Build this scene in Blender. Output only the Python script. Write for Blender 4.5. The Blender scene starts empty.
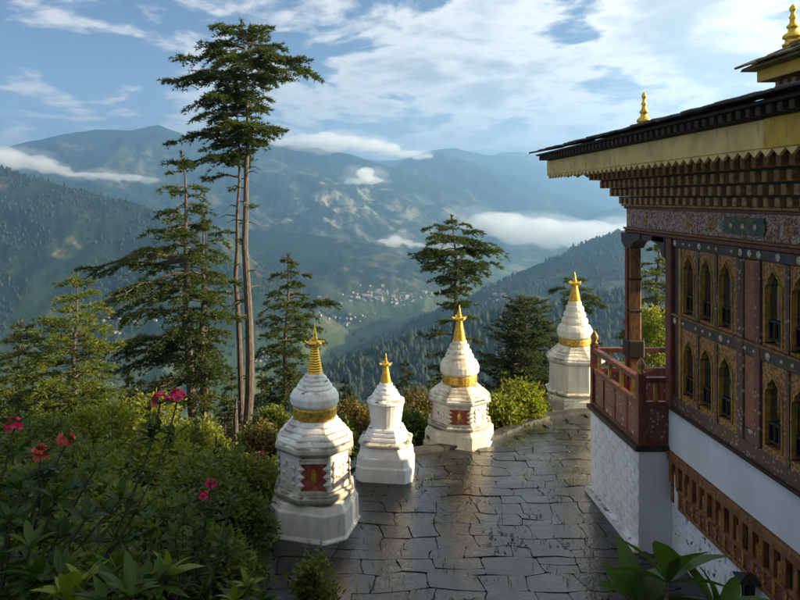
import bpy, bmesh, math, random
import numpy as np
from mathutils import Vector, Matrix

R = math.radians
random.seed(7)
rng = np.random.default_rng(11)
sc = bpy.context.scene
col = sc.collection

# ------------------------------------------------------------------ camera
CAM_H = 6.0            # camera stands on a bank six metres above the terrace
F = 700.0              # focal length in photo pixels
VX, VY = 358.0, 198.0  # vanishing point of the temple's long axis in the photo
cd = bpy.data.cameras.new('camera')
cam = bpy.data.objects.new('camera', cd)
col.objects.link(cam)
cam.location = (0, 0, CAM_H)
cam.rotation_euler = (R(90), 0, 0)
cd.sensor_fit = 'HORIZONTAL'
cd.sensor_width = 36.0
cd.lens = 36.0 * F / 800.0
cd.shift_x = (400 - VX) / 800.0
cd.shift_y = -(300 - VY) / 800.0
cd.clip_start = 0.05
cd.clip_end = 200000
sc.camera = cam

# ------------------------------------------------------------------ light
SUN_AZ, SUN_EL = 94.0, 21.0      # degrees right of the view direction, above the horizon
S = Vector((math.sin(R(SUN_AZ)) * math.cos(R(SUN_EL)), math.cos(R(SUN_AZ)) * math.cos(R(SUN_EL)), math.sin(R(SUN_EL))))
sl = bpy.data.lights.new('sun', 'SUN')
sl.energy = 5.0
sl.angle = R(0.6)
sl.color = (1.0, 0.80, 0.53)
sun = bpy.data.objects.new('sun', sl)
col.objects.link(sun)
sun.rotation_euler = S.to_track_quat('Z', 'Y').to_euler()

sc.view_settings.view_transform = 'Standard'
sc.view_settings.look = 'None'
sc.view_settings.gamma = 1
sc.view_settings.exposure = 1.66
sc.view_settings.use_curve_mapping = False
sc.cycles.max_bounces = 8
sc.cycles.diffuse_bounces = 3
sc.cycles.glossy_bounces = 3
sc.cycles.transmission_bounces = 4
sc.cycles.transparent_max_bounces = 8
sc.cycles.volume_bounces = 6
sc.cycles.use_denoising = True
sc.cycles.sample_clamp_indirect = 6.0

# ------------------------------------------------------------------ node helpers
class NT:
    def __init__(s, tree):
        s.t = tree; s.n = tree.nodes; s.l = tree.links
    def new(s, kind, **kw):
        n = s.n.new(kind)
        for k, v in kw.items():
            if k.startswith('i_'):
                n.inputs[k[2:].replace('_', ' ')].default_value = v
            else:
                setattr(n, k, v)
        return n
    def set(s, sock, v):
        if hasattr(v, 'is_output') or isinstance(v, bpy.types.NodeSocket):
            s.l.new(v, sock)
        elif v is not None:
            if isinstance(v, (tuple, list)) and len(v) == 3 and sock.type == 'RGBA':
                v = (*v, 1)
            sock.default_value = v
    def math(s, op, a, b=None, c=None, clamp=False):
        n = s.n.new('ShaderNodeMath'); n.operation = op; n.use_clamp = clamp
        s.set(n.inputs[0], a)
        if b is not None: s.set(n.inputs[1], b)
        if c is not None: s.set(n.inputs[2], c)
        return n.outputs[0]
    def mix(s, f, a, b, mode='MIX'):
        n = s.n.new('ShaderNodeMix'); n.data_type = 'RGBA'; n.blend_type = mode
        s.set(n.inputs[0], f); s.set(n.inputs[6], a); s.set(n.inputs[7], b)
        return n.outputs[2]
    def smooth(s, v, a, b, lo=0.0, hi=1.0):
        n = s.n.new('ShaderNodeMapRange'); n.interpolation_type = 'SMOOTHSTEP'
        s.set(n.inputs[0], v); n.inputs[1].default_value = a; n.inputs[2].default_value = b
        n.inputs[3].default_value = lo; n.inputs[4].default_value = hi
        return n.outputs[0]
    def noise(s, vec, scale, detail=5, rough=0.55, dist=0.0):
        n = s.n.new('ShaderNodeTexNoise')
        if vec is not None: s.l.new(vec, n.inputs['Vector'])
        n.inputs['Scale'].default_value = scale; n.inputs['Detail'].default_value = detail
        n.inputs['Roughness'].default_value = rough; n.inputs['Distortion'].default_value = dist
        return n.outputs[0]
    def mapping(s, vec, scale=(1, 1, 1), loc=(0, 0, 0), rot=(0, 0, 0)):
        n = s.n.new('ShaderNodeMapping'); s.l.new(vec, n.inputs[0])
        n.inputs['Scale'].default_value = scale; n.inputs['Location'].default_value = loc; n.inputs['Rotation'].default_value = rot
        return n.outputs[0]

# ------------------------------------------------------------------ world: sky with cloud layers
w = bpy.data.worlds.new('World'); sc.world = w; w.use_nodes = True
k = NT(w.node_tree)
for n in list(k.n): k.n.remove(n)
out = k.new('ShaderNodeOutputWorld')
bgn = k.new('ShaderNodeBackground'); k.l.new(bgn.outputs[0], out.inputs[0])
sky = k.new('ShaderNodeTexSky', sky_type='NISHITA', sun_disc=False)
sky.sun_elevation = R(SUN_EL); sky.sun_rotation = R(SUN_AZ)
sky.altitude = 3000; sky.air_density = 1.0; sky.dust_density = 0.6; sky.ozone_density = 1.5
SKY_K = 0.066
CLX, CLY = 12.5, 5.1
tc = k.new('ShaderNodeTexCoord')
sep = k.new('ShaderNodeSeparateXYZ'); k.l.new(tc.outputs['Generated'], sep.inputs[0])
dz = k.math('MAXIMUM', sep.outputs[2], 0.0)
den = k.math('ADD', dz, 0.20)
cmb = k.new('ShaderNodeCombineXYZ')
k.l.new(k.math('DIVIDE', sep.outputs[0], den), cmb.inputs[0])
k.l.new(k.math('DIVIDE', sep.outputs[1], den), cmb.inputs[1])
plane = cmb.outputs[0]
# broken cloud deck
n1 = k.noise(k.mapping(plane, (2.1, 1.9, 1), (CLX, CLY, 0)), 1.0, 10, 0.58, 0.35)
n2 = k.noise(k.mapping(plane, (0.6, 0.75, 1), (2.3, 4.4, 0)), 1.0, 3, 0.5)
n3 = k.noise(k.mapping(plane, (6.0, 6.0, 1), (9.3, 1.4, 0)), 1.0, 8, 0.62, 0.2)
dotn = k.new('ShaderNodeVectorMath', operation='DOT_PRODUCT')
k.l.new(tc.outputs['Generated'], dotn.inputs[0])
dotn.inputs[1].default_value = (math.sin(R(SUN_AZ)), math.cos(R(SUN_AZ)), 0.25)
sunward = k.smooth(dotn.outputs['Value'], -0.25, 0.70)
cov = k.math('ADD', n1, k.math('MULTIPLY', k.math('SUBTRACT', n2, 0.5), 0.5))
cov = k.math('ADD', cov, k.math('MULTIPLY', k.math('SUBTRACT', n3, 0.5), 0.34))
cov = k.math('ADD', cov, k.math('MULTIPLY', sunward, 0.19))
mask = k.smooth(cov, 0.47, 0.60)
# thick middles are greyer, thin edges bright; all brighter towards the sun
thick = k.smooth(cov, 0.56, 0.78)
body = k.mix(thick, (1.0, 1.0, 1.0), (0.50, 0.55, 0.62))
bright = k.mix(sunward, (0.55, 0.545, 0.535), (0.89, 0.84, 0.77))
cl = k.mix(1.0, body, bright, 'MULTIPLY')
skyc = k.mix(1.0, sky.outputs[0], (SKY_K, SKY_K, SKY_K), 'MULTIPLY')
# thin veil low over the horizon
veil = k.smooth(sep.outputs[2], 0.20, 0.0, 0.0, 0.80)
skyc = k.mix(veil, skyc, k.mix(sunward, (0.22, 0.28, 0.36), (1.0, 0.93, 0.84)))
k.l.new(k.mix(k.math('MULTIPLY', mask, 0.96), skyc, cl), bgn.inputs[0])
bgn.inputs[1].default_value = 0.56

# ------------------------------------------------------------------ materials
MATS = {}
def principled(name):
    m = bpy.data.materials.new(name); m.use_nodes = True
    t = NT(m.node_tree)
    b = t.n['Principled BSDF']
    MATS[name] = m
    return m, t, b
def bump(t, b, height, strength=0.3, dist=0.02):
    n = t.new('ShaderNodeBump'); n.inputs['Strength'].default_value = strength; n.inputs['Distance'].default_value = dist
    t.l.new(height, n.inputs['Height']); t.l.new(n.outputs[0], b.inputs['Normal'])
def mat_paint(name, c1, c2, scale=6.0, rough=0.6, grain=None, metallic=0.0, bump_s=0.2, contrast=(0.35, 0.65), bdist=0.01, spec=0.4):
    m, t, b = principled(name)
    g = t.new('ShaderNodeNewGeometry')
    v = g.outputs['Position']
    if grain: v = t.mapping(v, grain)
    n = t.noise(v, scale, 6, 0.62)
    f = t.smooth(n, *contrast)
    t.set(b.inputs['Base Color'], t.mix(f, c1, c2))
    b.inputs['Roughness'].default_value = rough
    b.inputs['Metallic'].default_value = metallic
    b.inputs['Specular IOR Level'].default_value = spec
    if bump_s: bump(t, b, t.noise(v, scale * 4, 4, 0.6), bump_s, bdist)
    return m

mat_paint('red_wood', (0.19, 0.052, 0.025), (0.08, 0.026, 0.016), 5, 0.55, (3, 3, 1))
mat_paint('brown_wood', (0.30, 0.13, 0.035), (0.10, 0.042, 0.018), 6, 0.6, (3, 3, 1))
mat_paint('dark_wood', (0.045, 0.028, 0.02), (0.02, 0.013, 0.01), 6, 0.7, (3, 3, 1))
mat_paint('blue_paint', (0.024, 0.024, 0.028), (0.075, 0.048, 0.035), 9, 0.5)
mat_paint('green_paint', (0.04, 0.06, 0.045), (0.18, 0.13, 0.04), 22, 0.5, contrast=(0.5, 0.62))
mat_paint('ochre_paint', (0.42, 0.24, 0.04), (0.20, 0.10, 0.025), 9, 0.5)
mat_paint('gold_pattern', (0.42, 0.20, 0.04), (0.13, 0.045, 0.018), 24, 0.45, contrast=(0.45, 0.55))
mat_paint('red_pattern', (0.24, 0.065, 0.04), (0.30, 0.16, 0.06), 22, 0.5, contrast=(0.5, 0.6))
mat_paint('block_face', (0.50, 0.27, 0.10), (0.26, 0.12, 0.05), 16, 0.55)
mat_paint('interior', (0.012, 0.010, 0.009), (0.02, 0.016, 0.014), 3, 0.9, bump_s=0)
mat_paint('black_metal', (0.012, 0.012, 0.012), (0.02, 0.02, 0.02), 5, 0.45)
mat_paint('plaster', (0.70, 0.71, 0.70), (0.62, 0.63, 0.62), 1.5, 0.8, bump_s=0.1)
mat_paint('rosette_paint', (0.62, 0.55, 0.40), (0.45, 0.33, 0.16), 30, 0.5)
mat_paint('slate_roof', (0.075, 0.065, 0.055), (0.035, 0.032, 0.030), 4, 0.65, bump_s=0.5, bdist=0.02)
mat_paint('mossy_roof', (0.22, 0.17, 0.05), (0.07, 0.055, 0.03), 5, 0.75, bump_s=0.5, bdist=0.02)
mat_paint('gold', (0.86, 0.53, 0.08), (0.60, 0.33, 0.04), 12, 0.33, metallic=0.85, bump_s=0.08, contrast=(0.4, 0.75))
mat_paint('gold_band', (0.74, 0.45, 0.07), (0.34, 0.19, 0.04), 18, 0.42, metallic=0.6, bump_s=0.35, contrast=(0.42, 0.66))
mat_paint('bark', (0.17, 0.12, 0.085), (0.06, 0.045, 0.035), 6, 0.9, (4, 4, 0.8), bump_s=0.8, bdist=0.04)
mat_paint('bark_pale', (0.15, 0.115, 0.085), (0.055, 0.044, 0.036), 6, 0.9, (4, 4, 0.8), bump_s=0.8, bdist=0.03)
mat_paint('twig', (0.07, 0.05, 0.03), (0.04, 0.03, 0.02), 8, 0.9)
mat_paint('earth', (0.055, 0.045, 0.028), (0.035, 0.045, 0.018), 1.2, 0.95, bump_s=0.7, bdist=0.08)
mat_paint('kerb_stone', (0.085, 0.075, 0.062), (0.035, 0.034, 0.032), 4, 0.4, bump_s=0.5, bdist=0.02)
mat_paint('mortar', (0.030, 0.029, 0.026), (0.020, 0.026, 0.014), 5, 0.30, bump_s=0.6, bdist=0.02)

def mat_fascia(name, c1, c2, c3):
    m, t, b = principled(name)
    g = t.new('ShaderNodeNewGeometry').outputs['Position']
    n = t.noise(g, 3.0, 6, 0.6)
    st = t.noise(t.mapping(g, (9, 9, 1.0)), 2.5, 5, 0.65)
    c = t.mix(t.smooth(n, 0.4, 0.65), c1, c2)
    c = t.mix(t.smooth(st, 0.55, 0.72, 0, 0.75), c, c3)
    t.set(b.inputs['Base Color'], c); b.inputs['Roughness'].default_value = 0.6
    bump(t, b, t.noise(g, 18, 4), 0.2, 0.01)
mat_fascia('fascia_cream', (0.74, 0.50, 0.16), (0.56, 0.36, 0.11), (0.22, 0.13, 0.05))
mat_fascia('fascia_yellow', (0.60, 0.35, 0.025), (0.48, 0.26, 0.02), (0.27, 0.14, 0.02))

def mat_frieze():
    m, t, b = principled('frieze_scroll')
    g = t.new('ShaderNodeNewGeometry').outputs['Position']
    n = t.new('ShaderNodeTexWave'); n.wave_type = 'RINGS'
    t.l.new(t.mapping(g, (1, 1, 1)), n.inputs['Vector'])
    n.inputs['Scale'].default_value = 2.6; n.inputs['Distortion'].default_value = 16; n.inputs['Detail'].default_value = 2.0; n.inputs['Detail Scale'].default_value = 3.5
    c = t.mix(t.smooth(n.outputs['Fac'], 0.35, 0.6), (0.42, 0.31, 0.22), (0.17, 0.048, 0.03))
    c = t.mix(t.smooth(t.noise(g, 5, 4), 0.55, 0.75, 0, 0.6), c, (0.14, 0.09, 0.06))
    t.set(b.inputs['Base Color'], c); b.inputs['Roughness'].default_value = 0.55
mat_frieze()
def mat_floral(name, base, spots, scale):
    m, t, b = principled(name)
    g = t.new('ShaderNodeNewGeometry').outputs['Position']
    v = t.new('ShaderNodeTexVoronoi'); v.feature = 'F1'; v.inputs['Scale'].default_value = scale
    t.l.new(g, v.inputs['Vector'])
    hue = t.new('ShaderNodeHueSaturation'); hue.inputs['Saturation'].default_value = 0.45; hue.inputs['Value'].default_value = 0.35
    t.l.new(v.outputs['Color'], hue.inputs['Color'])
    petals = t.math('ADD', v.outputs['Distance'], t.math('MULTIPLY', t.noise(g, scale * 3, 3), 0.3))
    c = t.mix(t.smooth(petals, 0.36, 0.46), t.mix(0.55, spots, hue.outputs[0]), base)
    t.set(b.inputs['Base Color'], c); b.inputs['Roughness'].default_value = 0.5
mat_floral('floral_dark', (0.075, 0.032, 0.022), (0.42, 0.27, 0.14), 13)
mat_floral('floral_red', (0.13, 0.04, 0.03), (0.42, 0.26, 0.12), 12)
mat_floral('floral_white', (0.10, 0.035, 0.03), (0.65, 0.58, 0.52), 8)

def mat_whitewash(name, white=(0.80, 0.77, 0.71), grime=(0.22, 0.18, 0.11), amount=(0.54, 0.72)):
    m, t, b = principled(name)
    g = t.new('ShaderNodeNewGeometry'); p = g.outputs['Position']
    streak = t.noise(t.mapping(p, (5, 5, 0.7)), 1.3, 6, 0.65)
    blot = t.noise(p, 2.2, 7, 0.68)
    f1 = t.smooth(streak, amount[0] - 0.07, amount[1], 0, 0.85)
    # lichen settles on ledges (upward faces)
    sp = t.new('ShaderNodeSeparateXYZ'); t.l.new(g.outputs['Normal'], sp.inputs[0])
    up = t.smooth(sp.outputs[2], 0.45, 0.95)
    f2 = t.math('MULTIPLY', t.smooth(blot, 0.44, 0.60), t.math('ADD', t.math('MULTIPLY', up, 0.80), 0.17))
    c = t.mix(f1, white, tuple(a * 0.62 + bb * 0.3 for a, bb in zip(white, grime)))
    c = t.mix(f2, c, grime)
    moss = t.math('MULTIPLY', t.smooth(t.noise(p, 5.5, 5), 0.56, 0.68), up)
    c = t.mix(moss, c, (0.05, 0.06, 0.02))
    t.set(b.inputs['Base Color'], c); b.inputs['Roughness'].default_value = 0.75
    bump(t, b, t.math('ADD', t.noise(p, 14, 5, 0.6), t.math('MULTIPLY', blot, 1.5)), 0.35, 0.02)
mat_whitewash('whitewash')
mat_whitewash('whitewash_clean', (0.83, 0.82, 0.80), (0.30, 0.26, 0.20), (0.6, 0.8))
mat_whitewash('whitewash_cream', (0.80, 0.72, 0.55), (0.26, 0.20, 0.11), (0.5, 0.7))
mat_whitewash('whitewash_dirty', (0.66, 0.60, 0.50), (0.10, 0.085, 0.05), (0.44, 0.62))
mat_whitewash('brick_white', (0.74, 0.75, 0.77), (0.30, 0.30, 0.30), (0.55, 0.75))

def mat_speckled():
    m, t, b = principled('speckled_white')
    p = t.new('ShaderNodeNewGeometry').outputs['Position']
    f = t.smooth(t.noise(p, 9, 4, 0.6), 0.60, 0.66)
    t.set(b.inputs['Base Color'], t.mix(f, (0.70, 0.72, 0.75), (0.08, 0.08, 0.09)))
    b.inputs['Roughness'].default_value = 0.8
    bump(t, b, t.noise(p, 12, 4), 0.5, 0.02)
mat_speckled()

def mat_stone():
    m, t, b = principled('wet_slate')
    p = t.new('ShaderNodeNewGeometry').outputs['Position']
    oi = t.new('ShaderNodeObjectInfo')
    n = t.noise(p, 2.5, 7, 0.65)
    c = t.mix(t.smooth(n, 0.35, 0.7), (0.010, 0.012, 0.015), (0.036, 0.036, 0.036))
    rv = t.math('MULTIPLY_ADD', oi.outputs['Random'], 1.2, 0.45)
    cc = t.new('ShaderNodeCombineColor')
    for i in range(3): t.l.new(rv, cc.inputs[i])
    t.set(b.inputs['Base Color'], t.mix(1.0, c, cc.outputs[0], 'MULTIPLY'))
    t.set(b.inputs['Roughness'], t.smooth(t.noise(p, 1.1, 5, 0.6), 0.36, 0.72, 0.05, 0.30))
    b.inputs['Specular IOR Level'].default_value = 0.6
    hgt = t.math('ADD', t.math('MULTIPLY', t.noise(p, 3.0, 6, 0.6), 1.0), t.math('MULTIPLY', t.noise(p, 16, 4, 0.6), 0.35))
    bump(t, b, hgt, 0.6, 0.03)
mat_stone()

def mat_glass():
    m, t, b = principled('window_glass')
    b.inputs['Base Color'].default_value = (0.012, 0.014, 0.015, 1)
    b.inputs['Roughness'].default_value = 0.04
    b.inputs['Specular IOR Level'].default_value = 1.0
    b.inputs['Coat Weight'].default_value = 1.0
    b.inputs['Coat Roughness'].default_value = 0.03
    b.inputs['Coat IOR'].default_value = 1.9
mat_glass()

def mat_leaf(name, dark, light, trans=0.35, rough=0.5, vscale=0.5, tcol=None, spec=0.3):
    m = bpy.data.materials.new(name); m.use_nodes = True; MATS[name] = m
    t = NT(m.node_tree); b = t.n['Principled BSDF']
    g = t.new('ShaderNodeNewGeometry')
    f = t.math('ADD', t.math('MULTIPLY', g.outputs['Random Per Island'], 0.55), t.math('MULTIPLY', t.smooth(t.noise(g.outputs['Position'], vscale, 4), 0.35, 0.65), 0.5))
    c = t.mix(f, dark, light)
    t.set(b.inputs['Base Color'], c)
    b.inputs['Roughness'].default_value = rough
    b.inputs['Specular IOR Level'].default_value = spec
    tr = t.new('ShaderNodeBsdfTranslucent')
    t.set(tr.inputs[0], t.mix(1.0, c, tcol or (1.5, 1.6, 0.6), 'MULTIPLY'))
    mx = t.new('ShaderNodeMixShader'); mx.inputs[0].default_value = trans
    t.l.new(b.outputs[0], mx.inputs[1]); t.l.new(tr.outputs[0], mx.inputs[2])
    t.l.new(mx.outputs[0], t.n['Material Output'].inputs[0])
mat_leaf('needles_dark', (0.018, 0.034, 0.012), (0.080, 0.100, 0.022), 0.34)
mat_leaf('needles_olive', (0.030, 0.048, 0.012), (0.105, 0.120, 0.025), 0.32)
mat_leaf('needles_bright', (0.036, 0.062, 0.013), (0.145, 0.165, 0.028), 0.38)
mat_leaf('needles_grey', (0.032, 0.048, 0.024), (0.085, 0.10, 0.045), 0.30)
mat_leaf('leaf_green', (0.034, 0.062, 0.012), (0.16, 0.18, 0.03), 0.42)
mat_leaf('leaf_yellow_sunlit', (0.068, 0.10, 0.013), (0.28, 0.265, 0.032), 0.45)  # yellow-green leaves; warm sunlight on the bushes is mixed into this colour
mat_leaf('leaf_brown', (0.06, 0.055, 0.016), (0.15, 0.11, 0.03), 0.38)
mat_leaf('leaf_glossy', (0.012, 0.032, 0.005), (0.050, 0.085, 0.012), 0.28, 0.45, 2.0, spec=0.16)
mat_leaf('leaf_glossy_light', (0.055, 0.095, 0.010), (0.14, 0.17, 0.02), 0.3, 0.45, 2.0, spec=0.18)
mat_leaf('petal_red', (0.50, 0.02, 0.09), (0.72, 0.07, 0.17), 0.35, 0.5, 3.0, (1.2, 0.6, 0.6))
mat_leaf('petal_coral', (0.48, 0.06, 0.05), (0.62, 0.14, 0.09), 0.35, 0.5, 3.0, (1.2, 0.7, 0.6))

def mat_terrain():
    m, t, b = principled('terrain')
    g = t.new('ShaderNodeNewGeometry'); p = g.outputs['Position']
    sp = t.new('ShaderNodeSeparateXYZ'); t.l.new(p, sp.inputs[0])
    sn = t.new('ShaderNodeSeparateXYZ'); t.l.new(g.outputs['Normal'], sn.inputs[0])
    big = t.noise(p, 0.0022, 7, 0.62, 0.4)
    fine = t.noise(p, 0.014, 6, 0.65)
    forest = t.mix(t.smooth(fine, 0.35, 0.65), (0.006, 0.014, 0.011), (0.020, 0.032, 0.018))
    grass = t.mix(t.smooth(fine, 0.4, 0.7), (0.030, 0.042, 0.022), (0.11, 0.095, 0.048))
    f = t.smooth(t.math('ADD', big, t.math('MULTIPLY', t.math('SUBTRACT', fine, 0.5), 0.35)), 0.53, 0.62)
    c = t.mix(f, forest, grass)
    # fields and meadows on the flat valley floor
    vor = t.new('ShaderNodeTexVoronoi'); vor.inputs['Scale'].default_value = 0.011
    t.l.new(t.mapping(p, (1, 0.6, 0.3)), vor.inputs['Vector'])
    hs = t.new('ShaderNodeSeparateColor'); t.l.new(vor.outputs['Color'], hs.inputs[0])
    field = t.mix(hs.outputs[0], (0.032, 0.060, 0.024), (0.11, 0.12, 0.058))
    low = t.math('MULTIPLY', t.smooth(sp.outputs[2], -330, -440), t.smooth(big, 0.36, 0.5))
    c = t.mix(t.math('MULTIPLY', low, 0.85), c, field)
    # bare pale spurs on the high sunlit mountain
    spur = t.math('MULTIPLY', t.smooth(t.noise(p, 0.0045, 7, 0.7, 0.6), 0.50, 0.62), t.smooth(sp.outputs[1], 4200, 4800))
    spur = t.math('MULTIPLY', spur, t.smooth(sp.outputs[1], 6000, 5600))
    spur = t.math('MULTIPLY', spur, t.smooth(sp.outputs[0], -900, -500))
    c = t.mix(t.math('MULTIPLY', spur, 0.5), c, (0.42, 0.38, 0.27))
    t.set(b.inputs['Base Color'], c); b.inputs['Roughness'].default_value = 1.0
    b.inputs['Specular IOR Level'].default_value = 0.05
    bump(t, b, t.noise(p, 0.03, 6, 0.65), 0.8, 12)
mat_terrain()
mat_leaf('far_forest', (0.008, 0.018, 0.011), (0.028, 0.040, 0.018), 0.1, 0.9, 0.01)
mat_paint('house_wall', (0.42, 0.40, 0.37), (0.32, 0.30, 0.27), 0.05, 0.8, bump_s=0)
mat_paint('house_roof', (0.30, 0.17, 0.12), (0.24, 0.22, 0.22), 0.02, 0.8, bump_s=0)

# ------------------------------------------------------------------ object helpers
def at(px, py, Y):
    """world point seen at photo pixel (px, py) at distance Y along the view axis"""
    return Vector(((px - VX) / F * Y, Y, CAM_H - (py - VY) / F * Y))
def tag(o, label=None, cat=None, group=None, kind=None):
    if label: o['label'] = label
    if cat: o['category'] = cat
    if group: o['group'] = group
    if kind: o['kind'] = kind
    return o
def empty(name, loc=(0, 0, 0), rz=0.0):
    o = bpy.data.objects.new(name, None); col.objects.link(o)
    o.location = loc; o.rotation_euler = (0, 0, rz); o.empty_display_size = 0.2
    return o
def link(name, me, parent=None, loc=None, rot=None, scale=None):
    o = bpy.data.objects.new(name, me); col.objects.link(o)
    if parent is not None: o.parent = parent
    if loc is not None: o.location = loc
    if rot is not None: o.rotation_euler = rot
    if scale is not None: o.scale = scale
    return o
class MB:
    def __init__(s): s.v = []; s.f = []; s.m = []
    def add(s, vs, fs, mi=0):
        n = len(s.v); s.v += [tuple(q) for q in vs]
        s.f += [tuple(i + n for i in f) for f in fs]; s.m += [mi] * len(fs)
    def box(s, x0, x1, y0, y1, z0, z1, mi=0):
        v = [(x, y, z) for x in (x0, x1) for y in (y0, y1) for z in (z0, z1)]
        s.add(v, [(0, 1, 3, 2), (4, 6, 7, 5), (0, 4, 5, 1), (2, 3, 7, 6), (0, 2, 6, 4), (1, 5, 7, 3)], mi)
    def bbox(s, x0, x1, y0, y1, z0, z1, b=0.01, mi=0):
        """box with chamfered edges"""
        bm = bmesh.new()
        bmesh.ops.create_cube(bm, size=1)
        for q in bm.verts:
            q.co = ((x0 + x1) / 2 + q.co.x * (x1 - x0), (y0 + y1) / 2 + q.co.y * (y1 - y0), (z0 + z1) / 2 + q.co.z * (z1 - z0))
        bmesh.ops.bevel(bm, geom=bm.edges[:], offset=b, segments=1, affect='EDGES')
        bm.verts.index_update()
        s.add([q.co[:] for q in bm.verts], [[q.index for q in f.verts] for f in bm.faces], mi)
        bm.free()
    def rings(s, rings, cap=(True, True), mi=0):
        n = len(rings[0]); vs = [p for r in rings for p in r]; fs = []
        for i in range(len(rings) - 1):
            for j in range(n):
                a = i * n + j; b2 = i * n + (j + 1) % n
                fs.append((a, b2, b2 + n, a + n))
        if cap[0]: fs.append(tuple(reversed(range(n))))
        if cap[1]: fs.append(tuple(range((len(rings) - 1) * n, len(rings) * n)))
        s.add(vs, fs, mi)
    def lathe(s, prof, n=20, c=(0, 0), rot=0.0, mi=0):
        s.rings([[(c[0] + r * math.cos(rot + 2 * math.pi * j / n), c[1] + r * math.sin(rot + 2 * math.pi * j / n), z) for j in range(n)] for r, z in prof], mi=mi)
    def tube(s, pts, rad, n=6, mi=0):
        pts = [Vector(p) for p in pts]; rr = []
        for i, p in enumerate(pts):
            d = (pts[min(i + 1, len(pts) - 1)] - pts[max(i - 1, 0)]).normalized()
            a = d.cross(Vector((0.13, 0.31, 0.94)) if abs(d.z) < 0.9 else Vector((1, 0.1, 0))).normalized(); b = d.cross(a)
            rr.append([tuple(p + (a * math.cos(t) + b * math.sin(t)) * rad[i]) for t in [2 * math.pi * j / n for j in range(n)]])
        s.rings(rr, mi=mi)
    def prism_x(s, yz, x0, x1, mi=0):
        """outline in the y-z plane extruded along x"""
        n = len(yz)
        vs = [(x0, a, b) for a, b in yz] + [(x1, a, b) for a, b in yz]
        fs = [tuple(range(n)), tuple(reversed(range(n, 2 * n)))] + [(i, i + n, (i + 1) % n + n, (i + 1) % n) for i in range(n)]
        s.add(vs, fs, mi)
    def mesh(s, name, mats, smooth=False):
        me = bpy.data.meshes.new(name); me.from_pydata(s.v, [], s.f)
        for m in (mats if isinstance(mats, (list, tuple)) else [mats]): me.materials.append(MATS[m])
        if len(set(s.m)) > 1: me.polygons.foreach_set('material_index', s.m)
        bm = bmesh.new(); bm.from_mesh(me); bmesh.ops.recalc_face_normals(bm, faces=bm.faces[:]); bm.to_mesh(me); bm.free()
        if smooth: me.polygons.foreach_set('use_smooth', [True] * len(me.polygons))
        me.update()
        return me
    def build(s, name, mats, parent=None, smooth=False, **kw):
        return link(name, s.mesh(name, mats, smooth), parent, **kw)
def box_obj(name, dims, mat, parent=None, bev=0.0):
    m = MB()
    if bev: m.bbox(*dims, b=bev)
    else: m.box(*dims)
    return m.build(name, mat, parent)
def np_mesh(name, V, T, mat, smooth=False):
    """mesh from numpy triangles/quads (T: n x 3 or n x 4)"""
    V = np.asarray(V, dtype=np.float32); T = np.asarray(T, dtype=np.int32)
    k_ = T.shape[1]; me = bpy.data.meshes.new(name)
    me.vertices.add(len(V)); me.vertices.foreach_set('co', V.ravel())
    me.loops.add(T.size); me.loops.foreach_set('vertex_index', T.ravel())
    me.polygons.add(len(T)); me.polygons.foreach_set('loop_start', np.arange(0, T.size, k_, dtype=np.int32))
    me.polygons.foreach_set('loop_total', np.full(len(T), k_, dtype=np.int32))
    if smooth: me.polygons.foreach_set('use_smooth', np.ones(len(T), dtype=bool))
    me.materials.append(MATS[mat]); me.update(calc_edges=True); me.validate()
    return me

# ------------------------------------------------------------------ numeric noise
_perm = np.random.default_rng(5).permutation(4096)
_gr = np.random.default_rng(6).uniform(0, 2 * np.pi, 4096)
def pnoise(x, y):
    xi = np.floor(x).astype(np.int64); yi = np.floor(y).astype(np.int64); xf = x - xi; yf = y - yi
    u = xf * xf * xf * (xf * (xf * 6 - 15) + 10); v = yf * yf * yf * (yf * (yf * 6 - 15) + 10)
    def g(ix, iy, fx, fy):
        a = _gr[_perm[(_perm[ix & 4095] + iy) & 4095]]
        return np.cos(a) * fx + np.sin(a) * fy
    n00 = g(xi, yi, xf, yf); n10 = g(xi + 1, yi, xf - 1, yf); n01 = g(xi, yi + 1, xf, yf - 1); n11 = g(xi + 1, yi + 1, xf - 1, yf - 1)
    return (n00 * (1 - u) + n10 * u) * (1 - v) + (n01 * (1 - u) + n11 * u) * v
def fbm(x, y, oct=5, gain=0.5, ridged=False):
    s = 0; a = 1.0; t = 0
    for i in range(oct):
        n = pnoise(x + 17.3 * i, y - 9.1 * i)
        if ridged: n = 0.7 - 2 * np.abs(n)
        s = s + a * n; t += a; a *= gain; x = x * 2.03; y = y * 2.03
    return s / t

# ------------------------------------------------------------------ terrace outline and near ground
EDGE = [(-2.3, 8.0), (-2.25, 10.5), (-2.05, 12.6), (-1.75, 13.6), (-0.75, 15.0), (0.0, 15.9), (1.0, 16.55), (2.0, 16.9), (2.95, 17.25), (3.64, 17.95), (4.4, 18.75), (5.17, 19.3), (6.65, 19.85), (9.0, 20.0), (14.0, 20.0)]
TERR = EDGE + [(14.0, 3.0), (-2.3, 3.0)]
def seg_dist(x, y, pts):
    d = np.full(np.shape(x), 1e9)
    for (x0, y0), (x1, y1) in zip(pts[:-1], pts[1:]):
        dx, dy = x1 - x0, y1 - y0; L = dx * dx + dy * dy
        t = np.clip(((x - x0) * dx + (y - y0) * dy) / L, 0, 1)
        d = np.minimum(d, np.hypot(x - x0 - t * dx, y - y0 - t * dy))
    return d
def inside(x, y, poly):
    r = np.zeros(np.shape(x), bool)
    for (x0, y0), (x1, y1) in zip(poly, poly[1:] + poly[:1]):
        c = ((y0 > y) != (y1 > y))
        with np.errstate(divide='ignore', invalid='ignore'):
            r ^= c & (x < (x1 - x0) * (y - y0) / ((y1 - y0) if y1 != y0 else 1e-9) + x0)
    return r
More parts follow.
